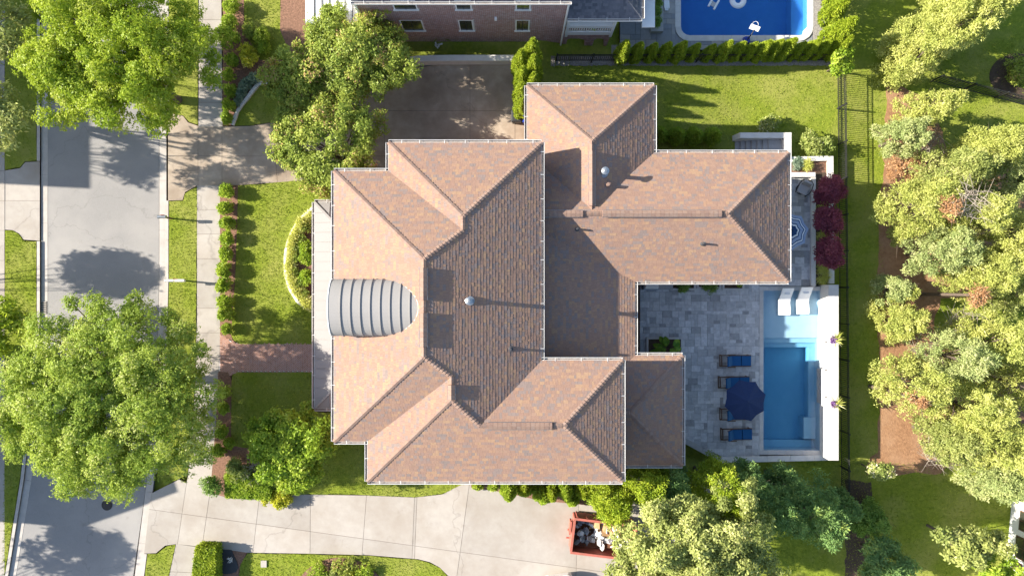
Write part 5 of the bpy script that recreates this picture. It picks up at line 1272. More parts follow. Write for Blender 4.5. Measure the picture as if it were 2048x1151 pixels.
# southern front bed: hedges, ball, bare twigs, yellow shrub
def hedge(name, label, px, z, mat, dens=480, L=.11, Wd=.065):
    q = PW(px, z); c = Vector((sum(p[0] for p in q) / len(q), sum(p[1] for p in q) / len(q), 0)); root = thing(name, label, 'hedge', tuple(c))
    A = abs(area(q)); n = int(A * dens); xs = [p[0] for p in q]; ys = [p[1] for p in q]
    X = rng.uniform(min(xs), max(xs), n * 3); Y = rng.uniform(min(ys), max(ys), n * 3); kk = inside_np(X, Y, q); X, Y = X[kk][:n], Y[kk][:n]
    P = [np.stack([X, Y, np.full(len(X), z)], 1)]; N = [np.tile([0, 0, 1.], (len(X), 1))]
    for i in range(len(q)):
        a, b = np.array(q[i]), np.array(q[(i + 1) % len(q)]); Ln = np.linalg.norm(b - a); m_ = int(Ln * z * dens); t = rng.random(m_)
        xy = a + (b - a) * t[:, None]; nr = np.array([b[1] - a[1], -(b[0] - a[0])]) / Ln
        if nr @ ((a + b) / 2 - np.array(c)[:2]) < 0: nr = -nr
        P.append(np.column_stack([xy, rng.uniform(0, z, m_)])); N.append(np.tile([nr[0], nr[1], .3], (m_, 1)))
    P = np.concatenate(P); N = unit(np.concatenate(N)); P = P + rng.normal(0, .02, P.shape)
    V, t = leaves(P, N, 4, L, Wd, -.1, 1.0, .5 + .3 * np.sin(P[:, 0] * 3) * np.sin(P[:, 1] * 4), jit=.3)
    foliage('foliage', V, t, LM[mat], root)
    m = MB(); m.prism([(c.x + (x - c.x) * .9, c.y + (y - c.y) * .9) for x, y in q], -.05, z * .9); m.build('hedge_core', M['soil'], root)
    return root
hedge('clipped_hedge', 'clipped square hedge with the ball shrub shadow on its top', [(451, 950), (504, 952), (502, 996), (452, 993)], .75, 'garden')
hedge('clipped_hedge', 'clipped square hedge beside the yellow shrub', [(509, 953), (540, 955), (540, 997), (507, 996)], .75, 'garden')
hedge('clipped_hedge', 'bright clipped box hedge at the bottom edge beside the pavement', [(392, 1095), (430, 1096), (431, 1175), (384, 1175)], .9, 'arbor')
one('ball_shrub', 'round dark shrub at the pavement corner of the south driveway', 'shrub', 432, 965, 'ball', .62, 1.3, 'boxw', 1300, 5, .09, .05)
one('yellow_shrub', 'bright yellow shrub at the edge of the south driveway', 'shrub', 566, 990, 'loose', .75, .8, 'yellow', 800, 5, .14, .08)
one('yellow_shrub', 'small yellow shrub against the clipped square hedge', 'shrub', 538, 988, 'loose', .42, .7, 'yellow', 350, 5, .14, .08)
one('leafy_shrub', 'loose green shrub beside the bare twigs south of the brick walk', 'shrub', 487, 932, 'loose', .85, 1.1, 'white', 900, 6, .14, .06)
one('leafy_shrub', 'soft grey green shrub under the rounded front yard tree', 'shrub', 560, 950, 'loose', .7, .9, 'crape', 700, 6, .14, .06)
def twigs(label, px, py, r, h, z=0.0, n=40, name='bare_shrub', cat='shrub', mat='twig', flat=1.0):
    c = W(px, py, z); root = thing(name, label, cat, tuple(c)); m = MB()
    for _ in range(n):
        a = R.uniform(0, 6.28); q = r * R.uniform(.4, 1.1); s = c + Vector((R.uniform(-.55, .55), R.uniform(-.55, .55), 0)) * r; e = c + Vector((q * math.cos(a), q * math.sin(a) * flat, h * R.uniform(.3, 1.1)))
        mid = s.lerp(e, .5) + Vector((R.uniform(-.2, .2), R.uniform(-.2, .2), R.uniform(.05, .25))) * r
        m.tube([s, mid, e], [.022, .014, .006], 4)
        f = mid.lerp(e, R.random()); m.tube([f, f + Vector((R.uniform(-.4, .4), R.uniform(-.4, .4), R.uniform(0, .2))) * r], [.01, .004], 3)
    o = m.build('branches', M[mat], root, kind='stuff'); return root
twigs('bare grey twiggy shrub between the clipped hedges and the front yard tree', 518, 935, .95, 1.0, n=60)
twigs('dead grey branches spilling from the right hand thicket onto the pine straw, upper', 1935, 405, 1.5, 1.0, 4.6, 40, 'dead_branch', 'branches')
twigs('dead grey branches at the lower edge of the right hand thicket', 1880, 875, 1.9, 1.2, .3, 55, 'dead_branch', 'branches')
twigs('dead grey branches curling over the far lawn below the thicket', 1868, 905, 1.4, .8, -.6, 40, 'dead_branch', 'branches')
twigs('bare grey branches below the small bluish pine', 1850, 295, 1.6, .7, -.6, 35, 'dead_branch', 'branches')
twigs('pale fallen branches on the sunlit pine straw by the lone evergreen', 1850, 690, 1.3, .6, -1.0, 35, 'dead_branch', 'branches')
twigs('dead grey branches in the middle gap of the thicket', 1925, 640, 1.5, .8, .5, 35, 'dead_branch', 'branches')
# round bed at the bottom edge
for px, py, r, mat, lab in [(640, 1140, .7, 'garden', 'low green planting at the left of the round bottom bed'), (690, 1132, .8, 'crape', 'low dark planting in the middle of the round bottom bed'), (700, 1148, .4, 'yellow', 'yellow flowering plant in the round bottom bed'), (665, 1150, .6, 'white', 'pale leaved plant in the round bottom bed'), (730, 1142, .6, 'garden', 'green planting at the right of the round bottom bed')]:
    one('bed_plant', lab, 'plant', px, py, 'loose', r, .5, mat, 420, 5, .13, .05)
# shrubs against the south wall over the driveway court
for i, (px, py, r, h, lab) in enumerate([(957, 966, .36, .6, 'tiny rounded shrub at the left end under the south eave'), (987, 968, .3, .7, 'second tiny shrub under the south eave'), (1018, 965, .45, 3.4, 'tall narrow shrub leaning out over the driveway, leftmost'), (1048, 962, .5, 2.6, 'bushy shrub beside the leftmost tall one'), (1065, 962, .4, 1.8, 'short pinkish green shrub under the eave'),
                                         (1085, 975, .55, 2.6, 'bushy low shrub in the middle of the south wall row'), (1100, 968, .36, 3.2, 'tall narrow shrub in the middle of the south wall row'), (1126, 965, .44, 3.2, 'tall narrow shrub, second from the right'), (1142, 990, .36, 1.6, 'short shrub standing out over the concrete'), (1160, 965, .42, 3.0, 'tall narrow shrub nearest the soft evergreens')]):
    one('wall_shrub', lab, 'shrub', px, py, 'cone' if h > 1 else 'loose', r, h, 'garden' if i % 3 else 'arbor', 1100 if h > 1 else 300, 6, .13, .065)
# red maples, flowering shrubs, terrace planting (terrace level)
DZ = -1.1
for px, py, mt, lab in [(1659, 378, 'red', 'sunlit red leaved maple nearest the grey swivel chair'), (1658, 440, 'red', 'middle dark purple red maple beside the striped umbrella'), (1658, 505, 'red', 'lowest dark purple red maple, nearest the pool')]:
    tree('red_maple', lab, 'tree', (px, py), .98, 0, 2.0, .75, '', mt, 22, (.25, .42), 60, 'three red maples in the planter', ry=.95, base=(1644, py), z0=0.05, r0=.05, k=7, L=.15, Wd=.06, limb_n=8)
one('flowering_shrub', 'pale flowering shrub between the garden stairs and the lawn', 'shrub', 1530, 252, 'loose', .72, 1.1, 'white', 520, 6, .15, .07, z=-.7)
one('flowering_shrub', 'larger pale flowering shrub beside the garden stairs and black fence', 'shrub', 1619, 290, 'loose', 1.0, 1.5, 'white', 800, 6, .15, .07, z=-.7)
pr = [shrub_proto('grass_tuft', 'x', 'plant', 'ornamental grasses between the red maples', (0, 0, 0), 'loose', .3, .4, 'lily', 120, 6, .28, .025)]
for i, (px, py) in enumerate([(1643, 408), (1643, 470), (1643, 525), (1644, 540), (1644, 556), (1610, 330)]):
    w = W(px, py, .08); w.z += DZ
    lab = f'{ORD[i]} spiky ornamental grass from the top in the planter of the red maples'
    if i == 0: pr[0].location = w; pr[0]['label'] = lab
    else:
        o = copy_thing(pr[0], w, i, 1.0, lab)
        if i == 5: o['label'] = 'spiky ornamental grass in the sunlit planter corner by the stairs'
one('grey_shrub', 'silvery low shrub in the sunlit planter beside the stairs', 'shrub', 1593, 328, 'loose', .4, .4, 'hosta', 300, 5, .14, .04, z=.05)
# big leaves and planter greens
def bigleaf(px, py, z=.1):
    c = W(px, py, z); root = thing('elephant_ear', 'big leaved green plant leaning out of the square patio planter', 'plant', tuple(c)); 
    for i in range(17):
        a = R.uniform(-1.4, 3.6); r = R.uniform(.1, .7); h = R.uniform(.5, 1.0); p = Vector((c.x + r * math.cos(a), c.y - .1 + r * .5 * math.sin(a), c.z + h)); d = Vector((math.cos(a), math.sin(a) * .7, -.25)).normalized(); s = d.cross(Vector((0, 0, 1))).normalized()
        m = MB(); L_ = R.uniform(.42, .65); mid = []; 
        for t in (0, .2, .45, .7, .9, 1.0):
            w = .36 * L_ * (math.sin(math.pi * min(1, t * .92 + .06)) ** .8); q = p + d * L_ * t + Vector((0, 0, -.2 * t * t)); mid.append((q + s * w + Vector((0, 0, .05)), q, q - s * w + Vector((0, 0, .05))))
        for k in range(5):
            m.poly([mid[k][0], mid[k][1], mid[k + 1][1], mid[k + 1][0]], 0, R.random()); m.poly([mid[k][1], mid[k][2], mid[k + 1][2], mid[k + 1][1]], 0, R.random())
        m.build('leaf', LM['bigleaf'], root, tint=True)
        m = MB(); m.tube([c, c.lerp(p, .5) + Vector((0, 0, .2)), p], [.02, .015, .01], 4); m.build('stalk', M['bark'], root)
bigleaf(1330, 692)
one('planter_green', 'fern filled greenery in the planter under the eave nearest the grill', 'plant', 1367, 571, 'loose', .5, .35, 'boxw', 320, 6, .13, .04)
one('planter_green', 'long row of greenery in the middle planter under the eave', 'plant', 1418, 570, 'loose', .6, .35, 'boxw', 380, 6, .13, .04)
one('planter_green', 'single small plant in the bare planter near the pool', 'plant', 1478, 567, 'loose', .2, .3, 'garden', 80, 6, .13, .05)
DZ = 0.0
# neighbour's planter shrubs
for px, py, lab in [(1312, 8, 'round shrub at the top edge in the planter beside the blue pool'), (1311, 24, 'middle round shrub in the planter beside the blue pool'), (1311, 46, 'lowest round shrub in the planter beside the blue pool')]:
    one('planter_shrub', lab, 'shrub', px, py + 2, 'ball', .3, .6, 'boxw', 500, 5, .08, .045, z=-.5)
one('dark_shrub', 'dark brown leaved shrub on the round bed by the far fence', 'shrub', 2030, 150, 'loose', 1.3, 1.0, 'crape', 700, 6, .18, .07, z=ZB)
one('hanging_fern', 'green fern spilling over the white balcony rail, left', 'plant', 1178, 46, 'loose', .42, .5, 'garden', 260, 6, .2, .03, z=1.55)
one('hanging_fern', 'green fern at the white balcony rail, right', 'plant', 1226, 42, 'loose', .32, .4, 'garden', 200, 6, .2, .03, z=1.55)
# ---- pine straw and grass details of the rear yard
def straw(px, z=.012, n='pine_straw_bed'):
    p = ragged([tuple(G(x, y))[:2] for x, y in px], .12, .5); m = MB(); m.prism(p, ZB - .3, ZB + z); return struct(m.build(n, M['pine_straw']))
straw([(1772, 172), (1800, 168), (1850, 200), (1880, 250), (1900, 330), (1990, 330), (2060, 330), (2060, 620), (1960, 600), (1880, 598), (1868, 660), (1905, 700), (2060, 700), (2060, 930), (1900, 900), (1905, 925), (1880, 945), (1735, 950), (1738, 915), (1757, 905), (1758, 640), (1758, 480), (1766, 330)])
m = MB(); cc = G(2040, 152); m.prism([(cc.x + 2.0 * math.cos(a), cc.y + 1.5 * math.sin(a)) for a in np.linspace(0, 6.28, 40)[:-1]], ZB - .3, ZB + .03); struct(m.build('mulch_bed', M['soil']))
m = MB(); m.prism(ragged([tuple(G(x, y))[:2] for x, y in [(1690, 960), (1745, 965), (1730, 1160), (1690, 1160)]], .1, .4), ZB - .3, ZB + .01); struct(m.build('bare_earth', M['soil']))
gobj = bpy.data.objects['ground']
GP = lambda l: [tuple(W(x, y, -1.8))[:2] for x, y in l]
grass_on(gobj, [GP([(1090, 132), (1690, 132), (1690, 330), (1310, 330), (1310, 170), (1090, 170)]), GP([(1690, 130), (1770, 130), (1758, 950), (1690, 950)]), GP([(1400, 925), (2060, 925), (2060, 1180), (1400, 1180)]), GP([(1850, 130), (2060, 60), (2060, 330), (1850, 330)])], lambda x, y: zgw(x, y), 80, .10)
# ================================================================ FENCES
def fence(name, label, a, b, h, spacing, post_every, mats='black_metal', z_fn=None):
    a = Vector(a); b = Vector(b); d = (b - a); L = math.hypot(d.x, d.y); e = Vector((d.x / L, d.y / L, 0)); rz = math.atan2(e.y, e.x)
    root = thing(name, label, 'fence', tuple(a)); n = int(L / spacing); zz = lambda t: a.z + (b.z - a.z) * t
    pk = None
    for i in range(1, n):
        t = i / n; p = a + e * (L * t); p.z = zz(t)
        if pk is None:
            m = MB(); m.box(-.017, .017, -.017, .017, .06, h - .02); pk = m.build('picket', M[mats]); pk.parent = root; o = pk
        else:
            o = bpy.data.objects.new('picket', pk.data); C.objects.link(o); o.parent = root
        o.location = p - a; o.rotation_euler = (0, 0, rz)
    k = max(1, round(L / post_every))
    for i in range(k + 1):
        t = i / k; p = a + e * (L * t); p.z = zz(t); m = MB(); m.box(p.x - .035, p.x + .035, p.y - .035, p.y + .035, p.z - .3, p.z + h + .06); m.obox((p.x, p.y, p.z + h + .075), .09, .09, .03); m.build('post', M[mats], root)
    for hh in (.14, h - .16, h):
        m = MB(); m.bar(a + Vector((0, 0, hh)), Vector((b.x, b.y, b.z + hh)), .03, .04); m.build('rail', M[mats], root)
fence('metal_fence', 'long black picket fence running down the lawn behind the pool wall', G(1674, 146), G(1682, 1003), 1.2, .125, 2.35)
fence('metal_fence', 'black picket fence along the gravel below the arborvitae row', G(1112, 122), G(1668, 121), 1.2, .125, 2.35)
fence('metal_fence', 'dark metal fence slanting across the far lawn at the upper right', G(1862, 163), G(2052, 212), 1.3, .2, 2.0)
# ================================================================ STREET THINGS
def mailbox(label, px, py, cols, boxes):
    b = W(px, py, 0); root = thing('mailbox', label, 'mailbox', tuple(b))
    m = MB(); m.box(b.x - .05, b.x + .05, b.y - .05, b.y + .05, -.3, 1.02); m.build('post', M['teak'] if cols == 'galv' else M['white_paint'], root)
    for dx, L, w in boxes:
        m = MB(); n = 8; x0, x1 = b.x + dx - L / 2, b.x + dx + L / 2; prof = [(-w / 2, 1.02), (w / 2, 1.02), (w / 2, 1.14)] + [(w / 2 * math.cos(math.pi * k / n), 1.14 + w / 2 * math.sin(math.pi * k / n)) for k in range(1, n)] + [(-w / 2, 1.14)]
        f = [(x0, b.y + y, z) for y, z in prof]; g = [(x1, b.y + y, z) for y, z in prof]
        m.hexa(f, g); m.build('letter_box', M[cols], root)
        m = MB(); m.box(x0 - .02, x0 - .002, b.y - w / 2 - .01, b.y + w / 2 + .01, 1.03, 1.2); m.build('door', M[cols], root)
    m = MB(); m.box(b.x - .1, b.x + .1, b.y + .1, b.y + .115, 1.1, 1.3); m.build('flag', M['tail_red'], root)
mailbox('grey metal mailbox on a post at the kerb beside the sunlit grass strip', 344, 437, 'galv', [(-.06, .5, .19)])
mailbox('pair of white newspaper boxes on a post at the kerb above the big maple', 370, 561, 'white_paint', [(-.42, .52, .15), (.22, .52, .17)])
def storm_drain():
    a = W(75, 602, 0); b = W(92, 628, 0); root = thing('storm_drain', 'dark iron storm drain grate in the west gutter', 'drain', tuple(W(84, 615, -.1)))
    m = MB(); m.box(a.x, b.x, b.y, a.y, -.3, -.1); m.build('frame', M['iron'], root)
    for i in range(7):
        y = b.y + (a.y - b.y) * (i + .5) / 7; m = MB(); m.box(a.x + .16, b.x - .03, y - .025, y + .025, -.1, -.075); m.build('bar', M['kerb'], root)
storm_drain()
c = W(214, 1009, -.11); root = thing('manhole', 'round iron manhole cover in the street shadow below the big maple', 'manhole', tuple(c)); m = MB(); m.lathe(c, [(.34, 0), (.34, .012), (.30, .014)], 24); m.build('rim', M['iron'], root); m = MB(); m.lathe(c, [(.29, 0), (.29, .018)], 24); m.build('cover', M['iron'], root)
# utility slab, tarp patch in the bottom bed
m = MB(); p = W(528, 1126, 0); m.obox((p.x, p.y, .03), .36, .42, .08); tag(m.build('utility_cover', M['concrete']), 'small square concrete utility cover in the bottom lawn', 'cover')
m = MB(); pts = [(W(452 + 22 * math.cos(a) * (1 + .25 * math.sin(3 * a)), 1122 + 30 * math.sin(a) * (1 + .2 * math.cos(2 * a)), 0)) for a in np.linspace(0, 6.28, 19)[:-1]]; m.prism([(q.x, q.y) for q in pts], 0, .05); tag(m.build('mulch_heap', M['bin_black']), 'heap of black mulch beside the bright clipped box hedge', 'mulch')
twigs('small pale dead plant on the black mulch heap', 462, 1116, .22, .25, .05, 14, 'dead_plant', 'plant', 'white_metal')
# ================================================================ PARKING COURT
def court_wall():
    pts = [(803, 135), (799, 128), (806, 120), (818, 114), (835, 111.5), (860, 110.5), (900, 110), (960, 110), (1028, 110)]; root = thing('retaining_wall', 'white curved retaining wall at the north side of the parking court', 'wall', tuple(W(830, 115, .6)))
    for i in range(len(pts) - 1):
        a = W(*pts[i], .75); b = W(*pts[i + 1], .75); d = (b - a).normalized(); n = Vector((d.y, -d.x, 0)) * .36
        k = max(1, round((b - a).length / 1.4))
        for j in range(k):
            s = a.lerp(b, j / k); e = a.lerp(b, (j + 1) / k); m = MB(); m.prism([(s.x, s.y), (e.x, e.y), (e.x + n.x, e.y + n.y), (s.x + n.x, s.y + n.y)], -.3, .75); m.build('wall_block', M['stone_white'], root)
court_wall()
def wheelie_bin(label, px, py, mat):
    b = W(px, py, 0); root = thing('wheelie_bin', label, 'bin', tuple(b)); x, y = b.x, b.y
    m = MB(); m.hexa([(x - .24, y - .26, .06), (x + .24, y - .26, .06), (x + .24, y + .26, .06), (x - .24, y + .26, .06)], [(x - .3, y - .33, .98), (x + .3, y - .33, .98), (x + .3, y + .33, .98), (x - .3, y + .33, .98)]); m.build('body', M[mat], root)
    m = MB(); m.hexa([(x - .32, y - .36, .985), (x + .32, y - .36, .985), (x + .32, y + .35, .985), (x - .32, y + .35, .985)], [(x - .26, y - .3, 1.06), (x + .26, y - .3, 1.06), (x + .26, y + .3, 1.06), (x - .26, y + .3, 1.06)]); m.build('lid', M[mat], root)
    m = MB(); m.bar((x - .25, y + .38, .95), (x + .25, y + .38, .95), .035, .035); m.build('handle', M['rubber'], root)
    for s in (-.22, .22):
        m = MB(); m.tube([(x + s - .03, y + .26, .1), (x + s + .03, y + .26, .1)], .1, 10); m.build('wheel', M['rubber'], root)
wheelie_bin('black wheeled bin at the end of the clump of bright arborvitae', 1033, 240, 'bin_black'); wheelie_bin('blue wheeled bin half hidden under the rear eave', 1055, 241, 'bin_blue')
# garden hose and fittings against the brick wall
c = W(878, 91, .05); root = thing('hose_reel', 'white pipe fittings with a pale hose on the grass under the brick wall', 'hose', tuple(c)); m = MB()
m.tube([c + Vector((-.35, .2, 0)), c + Vector((0, .5, .1)), c + Vector((.7, .3, 0))], .025, 5); m.build('hose', M['lawn'], root)
for i in range(5): m = MB(); m.obox(c + Vector((R.uniform(-.25, .35), R.uniform(-.15, .1), .06)), R.uniform(.1, .3), .08, .08, R.uniform(0, 3)); m.build('pipe', M['white_metal'], root)
# ================================================================ TERRACE FURNITURE
DZ = -1.1
def lounger(loc):
    """deck lounger, head to the west: slatted teak frame, three blue cushions"""
    root = thing('sun_lounger', 'x', 'sun lounger', loc, 'four blue loungers on the patio'); x, y, z = loc; L_, w = 2.0, .68
    for s in (-1, 1):
        m = MB(); m.box(x - L_ / 2, x + L_ / 2, y + s * w / 2 - .03, y + s * w / 2 + .03, z + .26, z + .33); m.build('side_rail', M['teak'], root)
        for dx in (-.9, .85):
            m = MB(); m.box(x + dx - .035, x + dx + .035, y + s * w / 2 - .035, y + s * w / 2 + .035, z, z + .26); m.build('leg', M['teak'], root)
        m = MB(); m.box(x - .55, x - .05, y + s * (w / 2 + .05) - .03, y + s * (w / 2 + .05) + .03, z + .5, z + .54); m.build('armrest', M['teak'], root)
    for dx in (-.98, -.86, .97):
        m = MB(); m.box(x + dx - .03, x + dx + .03, y - w / 2 + .03, y + w / 2 - .03, z + .27, z + .32); m.build('slat', M['teak'], root)
    m = MB(); a = Vector((x - .30, 0, z + .40)); b = Vector((x - .68, 0, z + .86)); t = Vector((.07, 0, .06))
    m.hexa([(a.x, y - .31, a.z), (a.x + t.x, y - .31, a.z + t.z), (a.x + t.x, y + .31, a.z + t.z), (a.x, y + .31, a.z)], [(b.x, y - .31, b.z), (b.x + t.x, y - .31, b.z + t.z), (b.x + t.x, y + .31, b.z + t.z), (b.x, y + .31, b.z)]); m.build('back_cushion', M['cushion_blue'], root)
    m = MB(); m.bar((a.x - .02, y - .3, a.z - .02), (b.x - .03, y - .3, b.z), .04, .04); m.build('back_frame', M['teak'], root)
    m = MB(); m.bar((a.x - .02, y + .3, a.z - .02), (b.x - .03, y + .3, b.z), .04, .04); m.build('back_frame', M['teak'], root)
    for q0, q1 in ((-.26, .34), (.355, .98)):
        m = MB(); m.hexa([(x + q0, y - .32, z + .335), (x + q1, y - .32, z + .335), (x + q1, y + .32, z + .335), (x + q0, y + .32, z + .335)], [(x + q0 + .02, y - .3, z + .44), (x + q1 - .02, y - .3, z + .44), (x + q1 - .02, y + .3, z + .44), (x + q0 + .02, y + .3, z + .44)]); m.build('seat_cushion', M['cushion_blue'], root)
    return root
L0 = None
for (px, py, lab) in [(1471, 721, 'blue cushioned lounger nearest the house roof corner, clear of the umbrella'), (1468, 764, 'blue cushioned lounger whose foot end is partly under the navy umbrella'), (1471, 828, 'blue cushioned lounger mostly hidden under the navy umbrella'), (1473, 868, 'blue cushioned lounger at the south end of the patio row')]:
    w = W(px, py, .35)
    if L0 is None: L0 = lounger((w.x, w.y, 0)); L0['label'] = lab
    else: copy_thing(L0, (w.x, w.y, DZ), R.uniform(-.02, .02), 1.0, lab)
def umbrella(name, label, px, py, r, h, sides, bands, rot, drop=.5):
    c = W(px, py, h); root = thing(name, label, 'umbrella', (c.x, c.y, 0)); apex = Vector((c.x, c.y, h))
    P = [Vector((math.cos(rot + 2 * math.pi * k / sides), math.sin(rot + 2 * math.pi * k / sides), 0)) for k in range(sides)]
    for f0, f1, mt in bands:
        m = MB()
        for k in range(sides):
            u, v = P[k], P[(k + 1) % sides]; q = []
            for vec, f in ((u, f0), (u, f1), (v, f1), (v, f0)): q.append(apex + vec * r * f - Vector((0, 0, drop * f)))
            mid0 = (q[0] + q[3]) / 2; mid1 = (q[1] + q[2]) / 2; toC = (Vector((c.x, c.y, 0)) - Vector((mid1.x, mid1.y, 0))).normalized() * .05 * f1 * r
            mid1 = mid1 + toC - Vector((0, 0, .03 * f1)); mid0 = mid0 + toC * (f0 / f1) - Vector((0, 0, .03 * f0))
            for tri in ([q[0], q[1], mid1, mid0], [mid0, mid1, q[2], q[3]]): m.poly(tri if f0 > 0 else [tri[0], tri[1], tri[2]] if tri[0] == q[0] else [tri[0], tri[1], tri[2]])
        m.build('canopy_band' if len(bands) > 1 else 'canopy', M[mt], root)
    m = MB(); m.lathe((c.x, c.y, h - .02), [(.05, 0), (.06, .04), (.02, .09)], 8); m.build('finial', M[bands[0][2]], root)
    m = MB(); m.tube([(c.x, c.y, .05), (c.x, c.y, h - .03)], .028, 8); m.build('pole', M['teak'], root)
    m = MB(); m.lathe((c.x, c.y, 0), [(.26, 0), (.26, .06), (.06, .09)], 14); m.build('base', M['black_metal'], root)
    for k in range(sides):
        m = MB(); m.bar(apex - Vector((0, 0, .05)), apex + P[k] * r * .98 - Vector((0, 0, drop * .98 + .03)), .02, .02); m.build('rib', M['teak'], root)
umbrella('patio_umbrella', 'navy blue octagonal umbrella between the patio loungers and the pool', 1496, 803, 1.30, 2.75, 8, [(0, 1, 'navy')], .28)
umbrella('patio_umbrella', 'blue and white striped umbrella half hidden by the rear eave', 1586, 461, 1.18, 2.5, 8, [(0, .30, 'navy_stripe'), (.30, .40, 'fabric_white'), (.40, .47, 'navy_stripe'), (.47, .66, 'pale_blue'), (.66, .72, 'navy_stripe'), (.72, .80, 'fabric_white'), (.80, .84, 'navy_stripe'), (.84, 1, 'pale_blue')], .12)
def swivel_chair(px, py, rz):
    c = W(px, py, .4); root = thing('lounge_chair', 'grey cushioned swivel chair with a dark curved frame by the seat wall', 'chair', (c.x, c.y, 0)); c.z = 0
    T = Matrix.Rotation(rz, 4, 'Z'); q = lambda x, y, z: tuple(Vector((c.x, c.y, 0)) + (T @ Vector((x, y, z))))
    def blk(name, x0, x1, y0, y1, z0, z1, mat, dz=0.0, dy=0.0):
        m = MB(); m.hexa([q(x0, y0, z0), q(x1, y0, z0), q(x1, y1, z0), q(x0, y1, z0)], [q(x0 + .02, y0 + .02 + dy, z1 + dz), q(x1 - .02, y0 + .02 + dy, z1 + dz), q(x1 - .02, y1 - .02 + dy, z1), q(x0 + .02, y1 - .02 + dy, z1)]); m.build(name, M[mat], root)
    blk('seat_cushion', -.3, .3, -.36, .22, .3, .46, 'fabric_grey'); blk('back_cushion', -.29, .29, .2, .36, .42, .82, 'fabric_grey', 0, .1)
    for s in (-1, 1):
        m = MB(); m.tube([q(s * .33, -.38, .3), q(s * .42, -.2, .58), q(s * .44, .1, .62), q(s * .36, .42, .7)], .03, 6); m.build('arm_frame', M['black_metal'], root)
    m = MB(); m.tube([q(-.36, .42, .7), q(-.15, .5, .84), q(.15, .5, .84), q(.36, .42, .7)], .03, 6); m.build('back_frame', M['black_metal'], root)
    m = MB(); m.lathe((c.x, c.y, 0), [(.34, 0), (.34, .04), (.08, .07), (.06, .28), (.3, .3)], 16); m.build('swivel_base', M['black_metal'], root)
swivel_chair(1607, 377, -.45)
def ledge_lounger(px, py, label):
    """white moulded in-pool lounger, S-shaped sheet with closed sides"""
    c = W(px, py, .1); root = thing('pool_lounger', label, 'pool lounger', (c.x, c.y, -.40)); w = .36
    n = 16; top = []
    for k in range(n + 1):
        t = k / n; y = c.y - .86 + 1.72 * t; z = -.05 + .10 * math.sin(t * 7.0 + .4) * (1 - t) + (.68 * max(0, (t - .45) / .55) ** 1.25 if t > .45 else 0); top.append((y, z))
    m = MB()
    for k in range(n):
        (y0, z0), (y1, z1) = top[k], top[k + 1]
        m.poly([(c.x - w, y0, z0), (c.x + w, y0, z0), (c.x + w, y1, z1), (c.x - w, y1, z1)])
        for s in (-1, 1):
            b = [(c.x + s * w, y0, z0), (c.x + s * w, y1, z1), (c.x + s * w, y1, max(-.399, z1 - .16 if k > n * .55 else -.399)), (c.x + s * w, y0, max(-.399, z0 - .16 if k > n * .55 else -.399))]; m.poly(b if s < 0 else b[::-1])
    y0, z0 = top[0]; m.poly([(c.x - w, y0, z0), (c.x - w, y0, -.399), (c.x + w, y0, -.399), (c.x + w, y0, z0)])
    y1, z1 = top[-1]; m.poly([(c.x - w, y1, z1), (c.x + w, y1, z1), (c.x + w, y1, z1 - .16), (c.x - w, y1, z1 - .16)])
    for k in range(int(n * .55), n): (ya, za), (yb, zb_) = top[k], top[k + 1]; m.poly([(c.x - w, yb, zb_ - .16), (c.x + w, yb, zb_ - .16), (c.x + w, ya, za - .16), (c.x - w, ya, za - .16)])
    m.build('shell', M['float_white'], root, smooth=False)
    m = MB(); m.obox((c.x, top[13][0], top[13][1] + .035), .34, .16, .05); m.build('headrest', M['float_white'], root)
ledge_lounger(1571, 603, 'white moulded pool lounger on the shallow ledge, left of the two'); ledge_lounger(1608.5, 601, 'white moulded pool lounger on the shallow ledge, right of the two')
def grill():
    c = W(1303, 571, .8); root = thing('grill', 'stainless grill cabinet set under the eave at the patio corner', 'grill', (c.x, c.y, 0)); x, y = c.x, c.y
    m = MB(); m.box(x - .48, x + .48, y - .26, y + .3, 0, .84); m.build('cabinet', M['galv'], root); m = MB(); m.hexa([(x - .42, y - .2, .842), (x + .42, y - .2, .842), (x + .42, y + .28, .842), (x - .42, y + .28, .842)], [(x - .4, y - .05, 1.08), (x + .4, y - .05, 1.08), (x + .4, y + .2, 1.08), (x - .4, y + .2, 1.08)]); m.build('hood', M['white_metal'], root)
    m = MB(); m.bar((x - .36, y - .29, .9), (x + .36, y - .29, .9), .035, .035); m.build('handle', M['galv'], root)
grill()
m = MB(); a = W(1318, 579, .9); b = W(1346, 564, .9); m.box(a.x, b.x, a.y, b.y, 0, .9); tag(m.build('grill_counter', M['grey_stone']), 'grey stone counter beside the grill under the eave', 'counter')
# flower pots on the pool wall
for px, py, lab in [(1664, 678, 'purple flower pot with spiky grass on the pool wall, upper'), (1665, 806, 'purple flower pot with spiky grass on the pool wall, lower')]:
    c = W(px, py, 1.2); root = thing('flower_pot', lab, 'flower pot', (c.x, c.y, 1.2)); m = MB(); m.lathe(c, [(.13, 0), (.2, .3), (.22, .32), (.18, .32)], 14); m.build('pot', M['terracotta'], root)
    P = np.array([[c.x + R.uniform(-.15, .0), c.y + R.uniform(-.15, .12), c.z + .36] for _ in range(26)]); V, t = leaves(P, np.tile([-.2, 0, 1.], (26, 1)), 6, .12, .08, .0, 1.2, rng.random(26)); foliage('flowers', V, t, LM['purple'], root)
    P = np.array([[c.x + .06, c.y + .02, c.z + .3]] * 8); V, t = leaves(P, np.tile([.35, .05, 1.], (8, 1)), 6, .55, .05, .1, 1.2, rng.random(8), jit=.05); foliage('spiky_grass', V, t, LM['lily'], root)
DZ = 0.0
